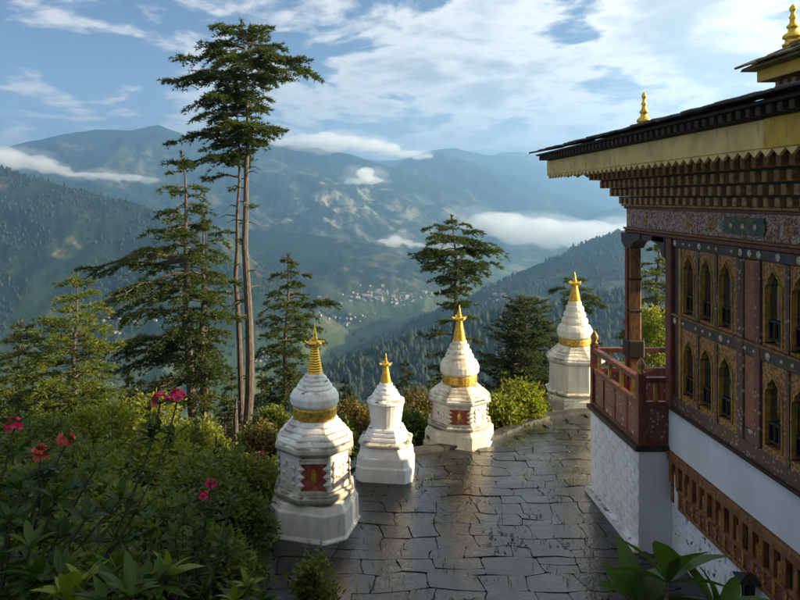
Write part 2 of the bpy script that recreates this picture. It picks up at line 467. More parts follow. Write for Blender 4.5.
def near_ground(x, y):
    x = np.asarray(x, float); y = np.asarray(y, float)
    ins = inside(x, y, TERR)
    d = seg_dist(x, y, EDGE)
    back = np.clip((y - 14) / 6, 0, 1)
    sl_ = 0.22 + 0.24 * back
    z = np.where(ins, -0.15, -0.15 - np.maximum(d - 0.25, 0) * sl_ - np.maximum(d - 40, 0) * 0.12)
    z = z + np.where(ins, 0, fbm(x * 0.35, y * 0.35, 3) * np.clip(d, 0, 1) * 0.7)
    bank = np.minimum(4.35, 4.35 - 0.64 * (y - 2.2)) + np.minimum(0, (x + 4.5) * 0.28) + 0.12 * fbm(x * 0.8, y * 0.8, 3)
    bank = np.where(x > 4.3, -50, bank)
    return np.maximum(z, bank)
def ground_z(x, y): return float(near_ground(np.array([x]), np.array([y]))[0])

def grid_mesh(name, X, Y, Z, mat, smooth=True):
    r, c = X.shape
    V = np.stack([X.ravel(), Y.ravel(), Z.ravel()], 1)
    i = np.arange(r * c).reshape(r, c)
    T = np.stack([i[:-1, :-1].ravel(), i[:-1, 1:].ravel(), i[1:, 1:].ravel(), i[1:, :-1].ravel()], 1)
    return np_mesh(name, V, T, mat, smooth)
xs = np.sign(np.linspace(-1, 1, 221)) * np.abs(np.linspace(-1, 1, 221)) ** 1.7 * 110
ys = np.concatenate([np.linspace(-25, 30, 150), np.linspace(30.6, 110, 60)])
GX, GY = np.meshgrid(xs, ys)
tag(link('hillside', grid_mesh('hillside', GX, GY, near_ground(GX, GY), 'earth')), kind='structure')

# ------------------------------------------------------------------ far terrain: valley and mountain ridges
# each ridge: crest points as (px, py, distance), flank slope, relief of the gullies
RIDGES = [
 ([(-700, 140, 9500), (-300, 165, 9000), (-60, 150, 8600), (0, 150, 8400), (40, 140, 8300), (95, 129, 8200), (130, 131, 8100), (158, 127, 8100), (200, 140, 8000), (250, 143, 7900), (300, 146, 7900), (350, 156, 7800), (400, 171, 7700), (430, 185, 7500)], 0.55, 0.9),
 ([(340, 190, 11500), (380, 175, 11400), (410, 160, 11200), (440, 152, 11000), (470, 163, 10800), (510, 177, 10400), (560, 196, 10000), (610, 212, 9600), (650, 230, 9300)], 0.60, 0.8),
 ([(250, 152, 17500), (330, 158, 17000), (400, 161, 16800), (432, 151, 16500), (455, 149, 16500), (485, 155, 16400), (520, 159, 16300), (545, 165, 16000), (600, 168, 16000), (700, 160, 16000), (900, 150, 16000), (1300, 150, 15500)], 0.60, 0.7),
 ([(500, 153, 20000), (522, 152, 20000), (545, 160, 20000), (640, 175, 20000), (900, 150, 20000)], 0.6, 0.5),
 ([(270, 160, 6600), (292, 168, 6200), (318, 180, 5900), (345, 196, 5600), (372, 210, 5400), (400, 226, 5200), (425, 243, 5000)], 0.55, 1.2),
 ([(660, 200, 8600), (630, 205, 8000), (600, 213, 7600), (570, 222, 7300), (540, 236, 7000)], 0.55, 0.8),
 ([(120, 218, 3900), (200, 226, 3800), (260, 231, 3700), (300, 234, 3650), (335, 238, 3600), (370, 245, 3500), (393, 255, 3400), (408, 270, 3300), (425, 292, 3150)], 0.42, 0.9),
 ([(-900, 150, 3000), (-300, 165, 2700), (-80, 160, 2600), (0, 169, 2500), (30, 178, 2450), (60, 186, 2400), (100, 196, 2400), (135, 204, 2400), (160, 214, 2350), (185, 236, 2300), (215, 268, 2200), (240, 300, 2150)], 0.75, 0.9),
 ([(1400, 120, 2600), (900, 170, 2500), (720, 205, 2400), (680, 219, 2300), (640, 237, 2200), (608, 254, 2100), (575, 268, 2050), (540, 281, 2000), (505, 297, 1950), (480, 310, 1900), (455, 322, 1850)], 0.55, 0.8),
 ([(900, 240, 1300), (640, 290, 1200), (560, 305, 1150), (500, 315, 1120), (455, 327, 1100), (425, 337, 1080), (395, 347, 1050), (362, 360, 1020), (335, 375, 980), (310, 396, 940)], 0.70, 0.6),
]
def crest(p):
    px, py, Y = p
    if Y > 5000: Y = 5000 + (Y - 5000) * 0.5
    v = at(px, py, Y); return (v.x, v.y, v.z)
RW = [([crest(p) for p in pts], sl_, rel) for pts, sl_, rel in RIDGES]
def far_ground(x, y):
    z = np.full(x.shape, -520.0) + 26 * fbm(x / 700, y / 700, 4) + np.maximum(0, y - 4200) * 0.018
    gul = fbm(x / 900 + 3.3, y / 900, 6, 0.52, True)
    gul2 = fbm(x / 260 + 8.3, y / 260, 5, 0.55, True)
    for pts, sl_, rel in RW:
        best = np.full(x.shape, -1e9)
        for (x0, y0, z0), (x1, y1, z1) in zip(pts[:-1], pts[1:]):
            dx, dy = x1 - x0, y1 - y0; L = dx * dx + dy * dy
            t = np.clip(((x - x0) * dx + (y - y0) * dy) / L, 0, 1)
            d = np.hypot(x - x0 - t * dx, y - y0 - t * dy)
            dd = np.sqrt(d * d + 25 ** 2) - 25
            drop = dd * sl_
            size = y0 / 3500.0
            amp = np.clip(drop / (160 * size + 40), 0.14 if y0 > 4500 else 0.07, 1) * rel
            zz = z0 + t * (z1 - z0) - drop + amp * (gul * 150 * min(size, 2.4) + gul2 * 48)
            best = np.maximum(best, zz)
        best = np.where(best < -400, -400 - (1 - np.exp(-(-400 - best) / 260)) * 260, best)
        z = np.maximum(z, best)
    # the foreground hill falls away below the terrace
    near = -8 - 0.50 * (np.hypot(x - 3, y) - 25)
    return np.maximum(z, near)
NR, NC = 520, 640
rr = 95.0 * (15000 / 95.0) ** (np.linspace(0, 1, NR))
tt = np.linspace(-1, 1, NC); tt = 0.72 * tt + 0.55 * tt ** 5
TX = tt[None, :] * rr[:, None]; TY = np.repeat(rr[:, None], NC, 1)
TZ = far_ground(TX, TY)
tag(link('valley_terrain', grid_mesh('valley_terrain', TX, TY, TZ, 'terrain')), kind='structure')
# ------------------------------------------------------------------ terrace with flagstones
m = MB()
ring = TERR
n = len(ring)
m.add([(x, y, -0.035) for x, y in ring] + [(x, y, -0.6) for x, y in ring], [tuple(range(n)), tuple(reversed(range(n, 2 * n)))] + [(i, (i + 1) % n, (i + 1) % n + n, i + n) for i in range(n)])
terrace = m.build('terrace', 'mortar')
tag(terrace, kind='structure')
# the kerb along the outer edge: one long low stone rim, cut in lengths
def offset_line(pts, d):
    res = []
    for i, (x, y) in enumerate(pts):
        x0, y0 = pts[max(i - 1, 0)]; x1, y1 = pts[min(i + 1, len(pts) - 1)]
        L = math.hypot(x1 - x0, y1 - y0); res.append((x + (y1 - y0) / L * d, y - (x1 - x0) / L * d))
    return res
fine = []
for (x0, y0), (x1, y1) in zip(EDGE[:-1], EDGE[1:]):
    q = max(1, int(math.hypot(x1 - x0, y1 - y0) / 0.8))
    fine += [(x0 + (x1 - x0) * i / q, y0 + (y1 - y0) * i / q) for i in range(q)]
inn = offset_line(fine, 0.20); outer = offset_line(fine, -0.10)
for i in range(len(fine) - 1):
    if fine[i][0] > 9: break
    if fine[i][1] < 9: continue
    g = 0.008
    def lp(a, b, t): return (a[0] + (b[0] - a[0]) * t, a[1] + (b[1] - a[1]) * t)
    a, b = lp(inn[i], inn[i + 1], g), lp(inn[i], inn[i + 1], 1 - g); c, d = lp(outer[i], outer[i + 1], 1 - g), lp(outer[i], outer[i + 1], g)
    mm = MB(); h0 = 0.05 + random.uniform(-0.008, 0.008)
    mm.add([(*p, -0.3) for p in (a, b, c, d)] + [(*p, h0) for p in (a, b, c, d)], [(3, 2, 1, 0), (4, 5, 6, 7), (0, 1, 5, 4), (1, 2, 6, 5), (2, 3, 7, 6), (3, 0, 4, 7)])
    mm.build('kerb_stone', 'kerb_stone', terrace)

inn_poly = inn + [(14.0, 3.0), (-2.1, 3.0)]
stones = 0
def warp(x, y):
    """the courses wander and the joints lean"""
    wx = 0.16 * pnoise(np.array([x * 0.9 + 3.1]), np.array([y * 0.9]))[0] + 0.12 * pnoise(np.array([x * 2.3]), np.array([y * 2.3 + 7.7]))[0]
    wy = 0.22 * pnoise(np.array([x * 0.7 + 13.1]), np.array([y * 0.8]))[0] + 0.12 * pnoise(np.array([x * 2.1 + 5.0]), np.array([y * 2.1 + 1.7]))[0]
    return x + wx, y + wy
def flagstone(x0, x1, y0, y1, seed):
    r = random.Random(seed); g = r.uniform(0.002, 0.006)
    x0 += g; x1 -= g; y0 += g; y1 -= g
    cc = [r.uniform(0.0, 0.09) * min(x1 - x0, y1 - y0) for _ in range(4)]
    xm, ym = (x0 + x1) / 2, (y0 + y1) / 2; j = lambda a=0.02: r.uniform(-a, a)
    o = [(x0 + cc[0], y0 + j(0.008)), (xm + j(0.1), y0 + j(0.012)), (x1 - cc[1], y0 + j(0.008)), (x1 + j(0.006), y0 + cc[1]), (x1 + j(0.012), ym + j(0.06)), (x1 + j(0.006), y1 - cc[2]), (x1 - cc[2], y1 + j(0.008)), (xm + j(0.1), y1 + j(0.012)), (x0 + cc[3], y1 + j(0.008)), (x0 + j(0.006), y1 - cc[3]), (x0 + j(0.012), ym + j(0.06)), (x0 + j(0.006), y0 + cc[0])]
    o = [warp(*q_) for q_ in o]
    cx = sum(q_[0] for q_ in o) / 12; cy = sum(q_[1] for q_ in o) / 12
    z = r.uniform(-0.006, 0.008); tx, ty = r.uniform(-0.014, 0.014), r.uniform(-0.014, 0.014)
    o = [(a - cx, b - cy) for a, b in o]
    top = [(x * 0.986, y * 0.982, z + x * tx + y * ty) for x, y in o]
    mid = [(x, y, z - 0.014 + x * tx + y * ty) for x, y in o]
    bot = [(x, y, -0.05) for x, y in o]
    q = MB(); q.rings([bot, mid, top], cap=(False, True))
    return q, cx, cy, o
y = 9.4
sr = random.Random(3)
while y < 20.2:
    hgt = sr.uniform(0.26, 0.50)
    x = -2.4 + sr.uniform(-0.5, 0.0)
    while x < 7.6:
        L = sr.uniform(0.32, 0.92)
        parts = [(y, y + hgt)]
        if hgt > 0.46 and sr.random() < 0.25:
            t = sr.uniform(0.4, 0.6); parts = [(y, y + hgt * t), (y + hgt * t, y + hgt)]
        for ya, yb_ in parts:
            q, cx, cy, o = flagstone(x, x + L, ya, yb_, stones * 3 + 1)
            ox = np.array([a + cx for a, b in o]); oy = np.array([b + cy for a, b in o])
            ok = inside(ox, oy, inn_poly).all()
            blocked = (cx > 5.0 and cy < 14.2) or (cx > 5.9 and cy < 15.5) or (cx + cy < 8.0) or cy < 9.8
            if ok and not blocked and stones < 300:
                q.build('flagstone', 'wet_slate', terrace, loc=(cx, cy, 0)); stones += 1
        x += L
    y += hgt
print('flagstones', stones)

# moss tufts in the joints and fallen leaves
def scatter_bits(name, n, L, W, mat, seed, up, lab):
    r = np.random.default_rng(seed); V = []
    cl = r.uniform([-2.0, 9.9], [6.5, 19.0], (n // 9, 2))
    P = np.repeat(cl, 9, 0) + r.normal(size=(n // 9 * 9, 2)) * 0.11
    P = P[inside(P[:, 0], P[:, 1], inn_poly) & ~((P[:, 0] > 4.6) & (P[:, 1] < 14.4))]
    for x_, y_ in P:
        a = r.uniform(0, 6.28); d = np.array([math.cos(a), math.sin(a), up * r.uniform(0.5, 1.5)]) * L * r.uniform(0.6, 1.4); sd = np.array([-math.sin(a), math.cos(a), 0]) * W * 0.5
        b0 = np.array([x_, y_, 0.012 if up < 0.5 else -0.015]); V += [b0, b0 + d * 0.5 + sd, b0 + d + np.array([0, 0, 0.004]), b0 + d * 0.5 - sd]
    V = np.array(V); i_ = np.arange(len(V)).reshape(-1, 4)
    o = link(name, np_mesh(name, V, i_, mat)); tag(o, lab, 'litter' if up < 0.5 else 'moss', kind='stuff')
scatter_bits('fallen_leaves', 380, 0.075, 0.04, 'leaf_brown', 5, 0.12, 'small fallen leaves scattered on the wet paving')
scatter_bits('moss_tufts', 1500, 0.05, 0.015, 'leaf_green', 6, 1.4, 'green moss tufts growing in the paving joints')

# ------------------------------------------------------------------ stupas
def chsq(r, cham, z, rot):
    """square of half width r with cut corners, chamfer in degrees around each corner"""
    pts = []
    for i in range(4):
        for s_ in (-1, 1):
            a = math.pi / 4 + i * math.pi / 2 + s_ * R(cham)
            k_ = r / max(abs(math.cos(a - i * math.pi / 2)) if s_ < 0 else abs(math.sin(a - i * math.pi / 2)), 1e-6)
            pts.append((k_ * math.cos(a + rot), k_ * math.sin(a + rot), z))
    return pts
def lumpy(me, amp, seed):
    """worn edges: push vertices about a little"""
    r = random.Random(seed)
    for v_ in me.vertices:
        v_.co += Vector((r.uniform(-amp, amp), r.uniform(-amp, amp), r.uniform(-amp, amp) * 0.6))
def bevel_obj(o, wdt):
    b = o.modifiers.new('worn_edges', 'BEVEL'); b.width = wdt; b.segments = 2; b.limit_method = 'ANGLE'; b.angle_limit = R(25)
def stupa(label, loc, rot, rot0, white, P, panels=True, band=True, seed=1, round_top=False):
    """P: profile dict, half widths and heights in metres"""
    root = empty('stupa', loc); tag(root, label, 'stupa', 'stupas along the terrace edge')
    rot = R(rot); rot0 = R(rot0)
    def tiers(name, lst, cham, mat, lump=0.006, bev=0.012):
        q = MB(); q.rings([chsq(r_, cham, z_, rot0 if name == 'plinth' else rot) for r_, z_ in lst])
        o = q.build(name, mat, root); lumpy(o.data, lump, seed); bevel_obj(o, bev); return o
    tiers('plinth', P['plinth'], P['c0'], white)
    tiers('base_moulding', P['mould'], P['c1'], 'whitewash_dirty' if panels else white)
    tiers('body', P['body'], P['c1'], white)
    tiers('cornice', P['cornice'], P['c1'], 'whitewash_dirty')
    # stepped white roof above the cornice
    for i, (r0, z0, r1, z1) in enumerate(P['steps']):
        tiers('roof_step', [(r0, z0), (r0, z0 + (z1 - z0) * 0.35), (r1, z1)], P['c2'], white)
    q = MB(); q.lathe(P['drum'], 28); o = q.build('drum', 'gold_band' if band else white, root, smooth=False); bevel_obj(o, 0.01)
    q = MB(); q.lathe(P['lip'], 28); o = q.build('lip', white, root); lumpy(o.data, 0.006, seed + 2); bevel_obj(o, 0.012)
    for i, (r_, z0, z1) in enumerate(P['upper']):
        q = MB(); q.lathe([(r_, z0), (r_ * 1.03, z0 + (z1 - z0) * 0.5), (r_ * 0.94, z1)], 24); o = q.build('upper_step', white, root); lumpy(o.data, 0.006, seed + 3 + i); bevel_obj(o, 0.01)
    # golden spire with rings, sun disc, crescent
    z0, z1, rb, rt = P['spire']; prof = []
    N = 11
    for i in range(N):
        t = i / N; rr_ = rb + (rt - rb) * t; dz_ = (z1 - z0) / N
        prof += [(rr_ * 0.93, z0 + t * (z1 - z0)), (rr_ * 1.06, z0 + t * (z1 - z0) + dz_ * 0.3), (rr_ * 1.06, z0 + t * (z1 - z0) + dz_ * 0.6), (rr_ * 0.93, z0 + t * (z1 - z0) + dz_ * 0.95)]
    q = MB(); q.lathe(prof, 20); sp_ = q.build('spire', 'gold', root, smooth=True)
    tz = P['tip']; hh = tz - z1
    q = MB(); q.lathe([(rt * 0.9, z1 - 0.01), (rb * 0.92, z1 + hh * 0.10), (rb * 1.0, z1 + hh * 0.17), (rb * 0.85, z1 + hh * 0.24), (rt * 0.8, z1 + hh * 0.28)], 16)
    q.build('parasol', 'gold', root, smooth=True)
    for s_ in (0, 1, 2, 3):
        a = s_ * math.pi / 2 + 0.35
        q = MB(); q.tube([(math.cos(a) * rb * 0.5, math.sin(a) * rb * 0.5, z1 + hh * 0.15), (math.cos(a) * rb * 1.15, math.sin(a) * rb * 1.15, z1 + hh * 0.18), (math.cos(a) * rb * 1.3, math.sin(a) * rb * 1.3, z1 + hh * 0.30)], [rt * 0.55, rt * 0.6, rt * 0.25], 6)
        q.build('ornament', 'gold', root)
    q = MB(); q.lathe([(rt * 0.7, z1 + hh * 0.27), (rt * 0.95, z1 + hh * 0.36), (rt * 0.5, z1 + hh * 0.44), (rt * 0.75, z1 + hh * 0.52), (rt * 0.35, z1 + hh * 0.62), (rt * 0.42, z1 + hh * 0.72), (rt * 0.18, z1 + hh * 0.82), (0.006, tz)], 14)
    q.build('finial', 'gold', root, smooth=True)
    if panels:
        zb0, zb1 = P['panel']
        for i in range(8):
            nrm = rot + i * math.pi / 4
            full = i % 2 == 0; hw = P['pw'] * (1.0 if full else 0.55); d = P['body'][0][0] - (0.0 if i % 2 == 0 else 0.004)
            e = empty_dir = Vector((math.cos(nrm), math.sin(nrm), 0)); sd = Vector((-e.y, e.x, 0))
            q = MB()
            def pt(u, z, off): p_ = e * (d + off) + sd * u; return (p_.x, p_.y, z)
            def slab(u0, u1, z0_, z1_, o0, o1, mb):
                mb.add([pt(u, z, o) for u in (u0, u1) for z in (z0_, z1_) for o in (o0, o1)], [(0, 1, 3, 2), (4, 6, 7, 5), (0, 4, 5, 1), (2, 3, 7, 6), (0, 2, 6, 4), (1, 5, 7, 3)])
            slab(-hw, hw, zb0, zb1, -0.02, 0.012, q)
            pn = q.build('panel', 'stupa_red' if full else 'stupa_faded', root)
            for su in (-1, 1):       # scalloped white jambs either side
                q = MB()
                for kk in range(3):
                    zc = zb0 + (zb1 - zb0) * (0.2 + 0.3 * kk); rz = (zb1 - zb0) * 0.13
                    q.add([pt(su * hw * (1.02), zc - rz, 0.015), pt(su * hw * 0.68, zc, 0.022), pt(su * hw * 1.02, zc + rz, 0.015), pt(su * hw * 1.35, zc, 0.022), pt(su * hw, zc, 0.035), pt(su * hw, zc, -0.01)],
                          [(0, 1, 4), (1, 2, 4), (2, 3, 4), (3, 0, 4), (1, 0, 5), (2, 1, 5), (3, 2, 5), (0, 3, 5)])
                q.build('jamb_ornament', white, pn)
            if not full: continue
            q = MB(); zc = (zb0 + zb1) / 2; rz = (zb1 - zb0) * 0.30
            q.add([pt(hw * 0.22 * math.cos(t), zc + rz * math.sin(t), 0.014) for t in [2 * math.pi * j / 10 for j in range(10)]] + [pt(0, zc, 0.035)], [(j, (j + 1) % 10, 10) for j in range(10)])
            q.build('medallion', 'gold_band', pn)
            # lintel ledges over the panel
            q = MB(); slab(-hw * 1.12, hw * 1.12, zb1 + 0.01, zb1 + 0.06, -0.02, 0.05, q); slab(-hw * 0.95, hw * 0.95, zb1 + 0.062, zb1 + 0.10, -0.02, 0.035, q)
            q.build('lintel', 'whitewash_dirty', root)
            q = MB(); slab(-hw * 1.12, hw * 1.12, zb0 - 0.06, zb0 - 0.005, -0.02, 0.045, q); q.build('sill', 'whitewash_dirty', root)
    return root
mat_paint('stupa_red', (0.24, 0.045, 0.025), (0.46, 0.24, 0.14), 9, 0.7, contrast=(0.48, 0.75))
mat_paint('stupa_faded', (0.72, 0.66, 0.58), (0.34, 0.09, 0.05), 11, 0.75, contrast=(0.55, 0.62))

P1 = dict(plinth=[(0.76, -0.3), (0.76, 0.04), (0.725, 0.08), (0.715, 0.58), (0.69, 0.62), (0.65, 0.76)], c0=14,
          mould=[(0.66, 0.76), (0.715, 0.86), (0.725, 0.94), (0.67, 0.97), (0.65, 1.02)], c1=22.5,
          body=[(0.625, 1.01), (0.610, 1.60)],
          cornice=[(0.63, 1.59), (0.67, 1.62), (0.705, 1.66), (0.705, 1.73), (0.66, 1.76)], c2=22.5,
          steps=[(0.66, 1.755, 0.61, 1.85), (0.59, 1.845, 0.54, 1.94), (0.51, 1.935, 0.46, 2.03), (0.44, 2.025, 0.39, 2.12)],
          drum=[(0.37, 2.10), (0.405, 2.15), (0.405, 2.30), (0.38, 2.33)],
          lip=[(0.40, 2.325), (0.45, 2.37), (0.45, 2.47), (0.39, 2.56), (0.34, 2.585)],
          upper=[(0.325, 2.58, 2.67), (0.275, 2.665, 2.75), (0.225, 2.745, 2.83), (0.17, 2.825, 2.90)],
          spire=(2.89, 3.33, 0.145, 0.065), tip=3.74, panel=(1.08, 1.49), pw=0.225)
def scaled(P, s, zmap):
    def z(v): return float(np.interp(v, zmap[0], zmap[1]))
    Q = dict(P)
    for key in ('plinth', 'mould', 'body', 'cornice', 'drum', 'lip'): Q[key] = [(r_ * s, z(v)) for r_, v in P[key]]
    Q['steps'] = [(a * s, z(b), c * s, z(d)) for a, b, c, d in P['steps']]
    Q['upper'] = [(a * s, z(b), z(c)) for a, b, c in P['upper']]
    a, b, c, d = P['spire']; Q['spire'] = (z(a), z(b), c * s, d * s); Q['tip'] = z(P['tip'])
    Q['panel'] = (z(P['panel'][0]), z(P['panel'][1])); Q['pw'] = P['pw'] * s
    return Q
P1 = scaled(P1, 1.0, ([-.3, 0, .76, 1.02, 1.08, 1.49, 1.60, 1.76, 2.12, 2.33, 2.585, 2.89, 3.33, 3.74], [-.3, 0, .60, .80, .86, 1.33, 1.45, 1.61, 1.97, 2.20, 2.50, 2.77, 3.25, 3.70]))
stupa('largest white stupa with red panels, golden band and spire, nearest the camera', (-0.80, 12.92, 0), -90 + 2, -90 - 16, 'whitewash', P1, seed=1)
P2 = dict(P1)
P2.update(plinth=[(0.62, -0.3), (0.62, 0.30), (0.60, 0.33), (0.59, 0.52)], c0=8,
          mould=[(0.58, 0.515), (0.55, 0.62), (0.53, 0.72)], c1=14,
          body=[(0.50, 0.71), (0.46, 0.86)], cornice=[(0.50, 0.70), (0.58, 0.76), (0.58, 0.81), (0.52, 0.84)],
          steps=[(0.47, 0.84, 0.45, 0.93), (0.43, 0.925, 0.41, 1.02), (0.39, 1.015, 0.37, 1.10)], c2=14,
          drum=[(0.33, 1.09), (0.36, 1.3), (0.39, 1.55), (0.41, 1.62)], lip=[(0.405, 1.615), (0.43, 1.66), (0.42, 1.71), (0.34, 1.75)],
          upper=[(0.31, 1.745, 1.84), (0.26, 1.835, 1.93), (0.21, 1.925, 2.01), (0.155, 2.005, 2.09)],
          spire=(2.08, 2.46, 0.12, 0.05), tip=2.78)
P2 = scaled(P2, 0.97, ([-0.3, 0, 3], [-0.3, 0, 2.82]))
stupa('smallest, plain white stupa without red panels, between two larger ones', (0.61, 15.32, 0), -90 - 8, -90 - 8, 'whitewash_clean', P2, panels=False, band=False, seed=5)
P3 = scaled(P1, 1.08, ([-0.3, 0, 0.80, 1.45, 1.97, 2.20, 2.50, 2.77, 3.25, 3.70], [-0.5, -0.05, 0.48, 0.96, 1.36, 1.60, 1.98, 2.42, 2.90, 3.32]))
stupa('cream white stupa with red panel and golden band beside curved kerb', (2.55, 17.60, 0), -90 - 8, -90 - 20, 'whitewash_cream', P3, seed=9)
P4 = scaled(P1, 1.13, ([-0.3, 0, 0.80, 1.45, 1.97, 2.20, 2.50, 2.77, 3.25, 3.70], [-0.6, -0.1, 0.45, 1.22, 1.70, 1.91, 2.30, 2.96, 3.42, 3.84]))
P4['panel'] = (0.9, 1.2); P4['pw'] = 0.14
stupa('farthest cream stupa with thin golden band, beyond the kerb by the balcony', (6.38, 20.60, 0), -90 - 8, -90 - 4, 'whitewash_cream', P4, panels=False, seed=13)

# ------------------------------------------------------------------ temple
WX = 5.30                       # plane of the long wall
temple = empty('temple', (WX, 11.86, 0))
tag(temple, 'white and brown painted temple with carved windows, bracketed eaves and golden roof finials', 'temple')
TL = Vector((WX, 11.86, 0))
def T(name, mb, mat, parent=temple, smooth=False):
    if parent is temple:
        mb.v = [(a - TL.x, b - TL.y, c - TL.z) for a, b, c in mb.v]
    else:
        mb.v = [(a - TL.x, b - TL.y, c - TL.z) for a, b, c in mb.v]
    return mb.build(name, mat, parent, smooth)
def TB(name, x0, x1, y0, y1, z0, z1, mat, parent=temple, bev=0.0):
    q = MB()
    if bev: q.bbox(x0, x1, y0, y1, z0, z1, b=bev)
    else: q.box(x0, x1, y0, y1, z0, z1)
    return T(name, q, mat, parent)
Y0, Y1, Y2 = -8.0, 11.86, 13.55   # near end (added length, unseen, shades foreground), inner corner, far end of the loggia
# core walls behind the timber front
TB('core_wall', WX + 0.45, 8.6, Y0, Y1 - 0.1, 0.0, 6.3, 'interior')  # depth cut short out of view so the sun reaches the stupas
TB('white_panel', WX - 0.03, WX + 0.40, Y0, Y1 + 0.02, 1.74, 2.49, 'plaster', bev=0.008)
lw = TB('lower_wall', WX + 0.02, WX + 0.44, Y0, Y1, -0.1, 0.87, 'speckled_white')
# bricks under whitewash on the lower wall
bq = MB(); bq.bbox(-0.012, 0.02, -0.142, 0.142, -0.062, 0.062, b=0.008); brick_me = bq.mesh('brick', 'speckled_white')
br = random.Random(4)
for r_ in range(6):
    yy = 8.6 + (0.15 if r_ % 2 else 0)
    while yy < 11.6:
        link('brick', brick_me, lw, loc=(WX + 0.012 + br.uniform(-0.006, 0.006) - TL.x, yy - TL.y, 0.075 + r_ * 0.138), rot=(br.uniform(-0.02, 0.02), 0, 0), scale=(1, br.uniform(0.92, 1.0), 1))
        yy += 0.30
# carved timber band under the white panel
cb = TB('timber_band', WX + 0.0, WX + 0.40, Y0, Y1 - 0.02, 0.88, 1.735, 'dark_wood')
TB('band_cap', WX - 0.09, WX + 0.0, Y0, Y1 - 0.03, 1.60, 1.735, 'brown_wood', bev=0.01)
TB('band_rail', WX - 0.05, WX + 0.0, Y0, Y1 - 0.3, 1.16, 1.22, 'brown_wood', bev=0.008)
TB('band_foot', WX - 0.04, WX + 0.0, Y0, Y1 - 0.3, 0.87, 0.94, 'brown_wood', bev=0.008)
yy = Y1 - 0.12
q1 = MB(); q1.bbox(-0.07, 0.0, -0.05, 0.05, -0.19, 0.19, b=0.008); stud_me = q1.mesh('stud', 'brown_wood')
q1 = MB(); q1.bbox(-0.045, 0.0, -0.035, 0.035, -0.11, 0.11, b=0.006); short_me = q1.mesh('short_stud', 'gold_pattern')
q1 = MB(); q1.bbox(-0.03, 0.0, -0.075, 0.075, -0.09, 0.09, b=0.006); pan_me = q1.mesh('carved_panel', 'floral_red')
i = 0
while yy > 5.5:
    link('stud', stud_me, cb, loc=(WX - TL.x, yy - TL.y, 1.41))
    link('short_stud', short_me, cb, loc=(WX - TL.x, yy - TL.y, 1.05))
    link('carved_panel', pan_me, cb, loc=(WX - TL.x, yy - 0.12 - TL.y, 1.045))
    if i % 2 == 0:
        link('short_stud', short_me, cb, loc=(WX - TL.x, yy - 0.12 - TL.y, 1.34))
    yy -= 0.24; i += 1
TB('white_post', WX - 0.05, WX + 0.06, Y1 - 0.36, Y1 - 0.24, 0.90, 1.40, 'plaster')

# storey with windows
TB('sill_band', WX - 0.06, WX + 0.30, Y0, Y1, 2.492, 2.72, 'floral_dark', bev=0.012)
TB('sill_shelf', WX - 0.10, WX - 0.06, Y0, Y1 + 0.02, 2.47, 2.515, 'dark_wood')
mid = TB('middle_band', WX - 0.055, WX + 0.20, Y0, Y1 + 0.12, 3.885, 4.055, 'blue_paint', bev=0.012)
TB('middle_ledge', WX - 0.085, WX - 0.03, Y0, Y1, 4.056, 4.085, 'brown_wood')
top_b = TB('lintel_band', WX - 0.055, WX + 0.20, Y0, Y1 + 0.02, 5.18, 5.33, 'blue_paint', bev=0.012)
TB('upper_moulding', WX - 0.10, WX + 0.25, Y0, Y2 + 0.1, 5.332, 5.40, 'red_wood', bev=0.015)
TB('upper_moulding', WX - 0.13, WX + 0.25, Y0, Y2 + 0.12, 5.402, 5.44, 'brown_wood', bev=0.01)
fr = TB('frieze', WX - 0.07, WX + 0.25, Y0, Y2 + 0.08, 5.442, 5.79, 'frieze_scroll')
TB('frieze_moulding', WX - 0.11, WX + 0.25, Y0, Y2 + 0.12, 5.792, 5.84, 'red_wood', bev=0.01)
TB('frieze_moulding', WX - 0.15, WX + 0.25, Y0, Y2 + 0.16, 5.842, 5.885, 'gold_pattern', bev=0.01)
# frieze cartouches and rosettes
def disc_me(name, r_, mat):
    q = MB(); nn = 10
    q.add([(-0.004, r_ * math.cos(2 * math.pi * j / nn) * (1 if j % 2 else 0.82), r_ * math.sin(2 * math.pi * j / nn) * (1 if j % 2 else 0.82)) for j in range(nn)] + [(-0.03, 0, 0)], [(j, (j + 1) % nn, nn) for j in range(nn)])
    return q.mesh(name, mat)
ros_big = disc_me('rosette', 0.115, 'gold_pattern'); ros_small = disc_me('rosette', 0.045, 'rosette_paint')
for yy in (9.47, 6.6, 4.0):
    q = MB(); hl = 0.47
    q.prism_x([(yy - hl, 5.50), (yy - hl - 0.05, 5.615), (yy - hl, 5.735), (yy + hl, 5.735), (yy + hl + 0.05, 5.615), (yy + hl, 5.50)], WX - 0.095, WX - 0.06)
    ca = T('cartouche', q, 'green_paint', temple)
    for dy in (-0.3, 0.0, 0.3): link('rosette', ros_small, ca, loc=(WX - 0.097 - TL.x, yy + dy - TL.y, 5.615))
for yy in (12.75, 11.05, 10.35, 8.5, 7.6, 5.5):
    link('rosette', ros_big, fr, loc=(WX - 0.07 - TL.x, yy - TL.y, 5.615), scale=(1, 1.1, 1))
for zz, par in ((5.255, top_b), (3.97, mid)):
    yy = Y1 - 0.28
    while yy > 4.2:
        link('rosette', ros_small, par, loc=(WX - 0.056 - TL.x, yy - TL.y, zz), scale=(1, *([1.25, 1.25] if int(yy * 10) % 2 else [0.7, 0.7]))); yy -= br.choice([0.22, 0.30, 0.42])

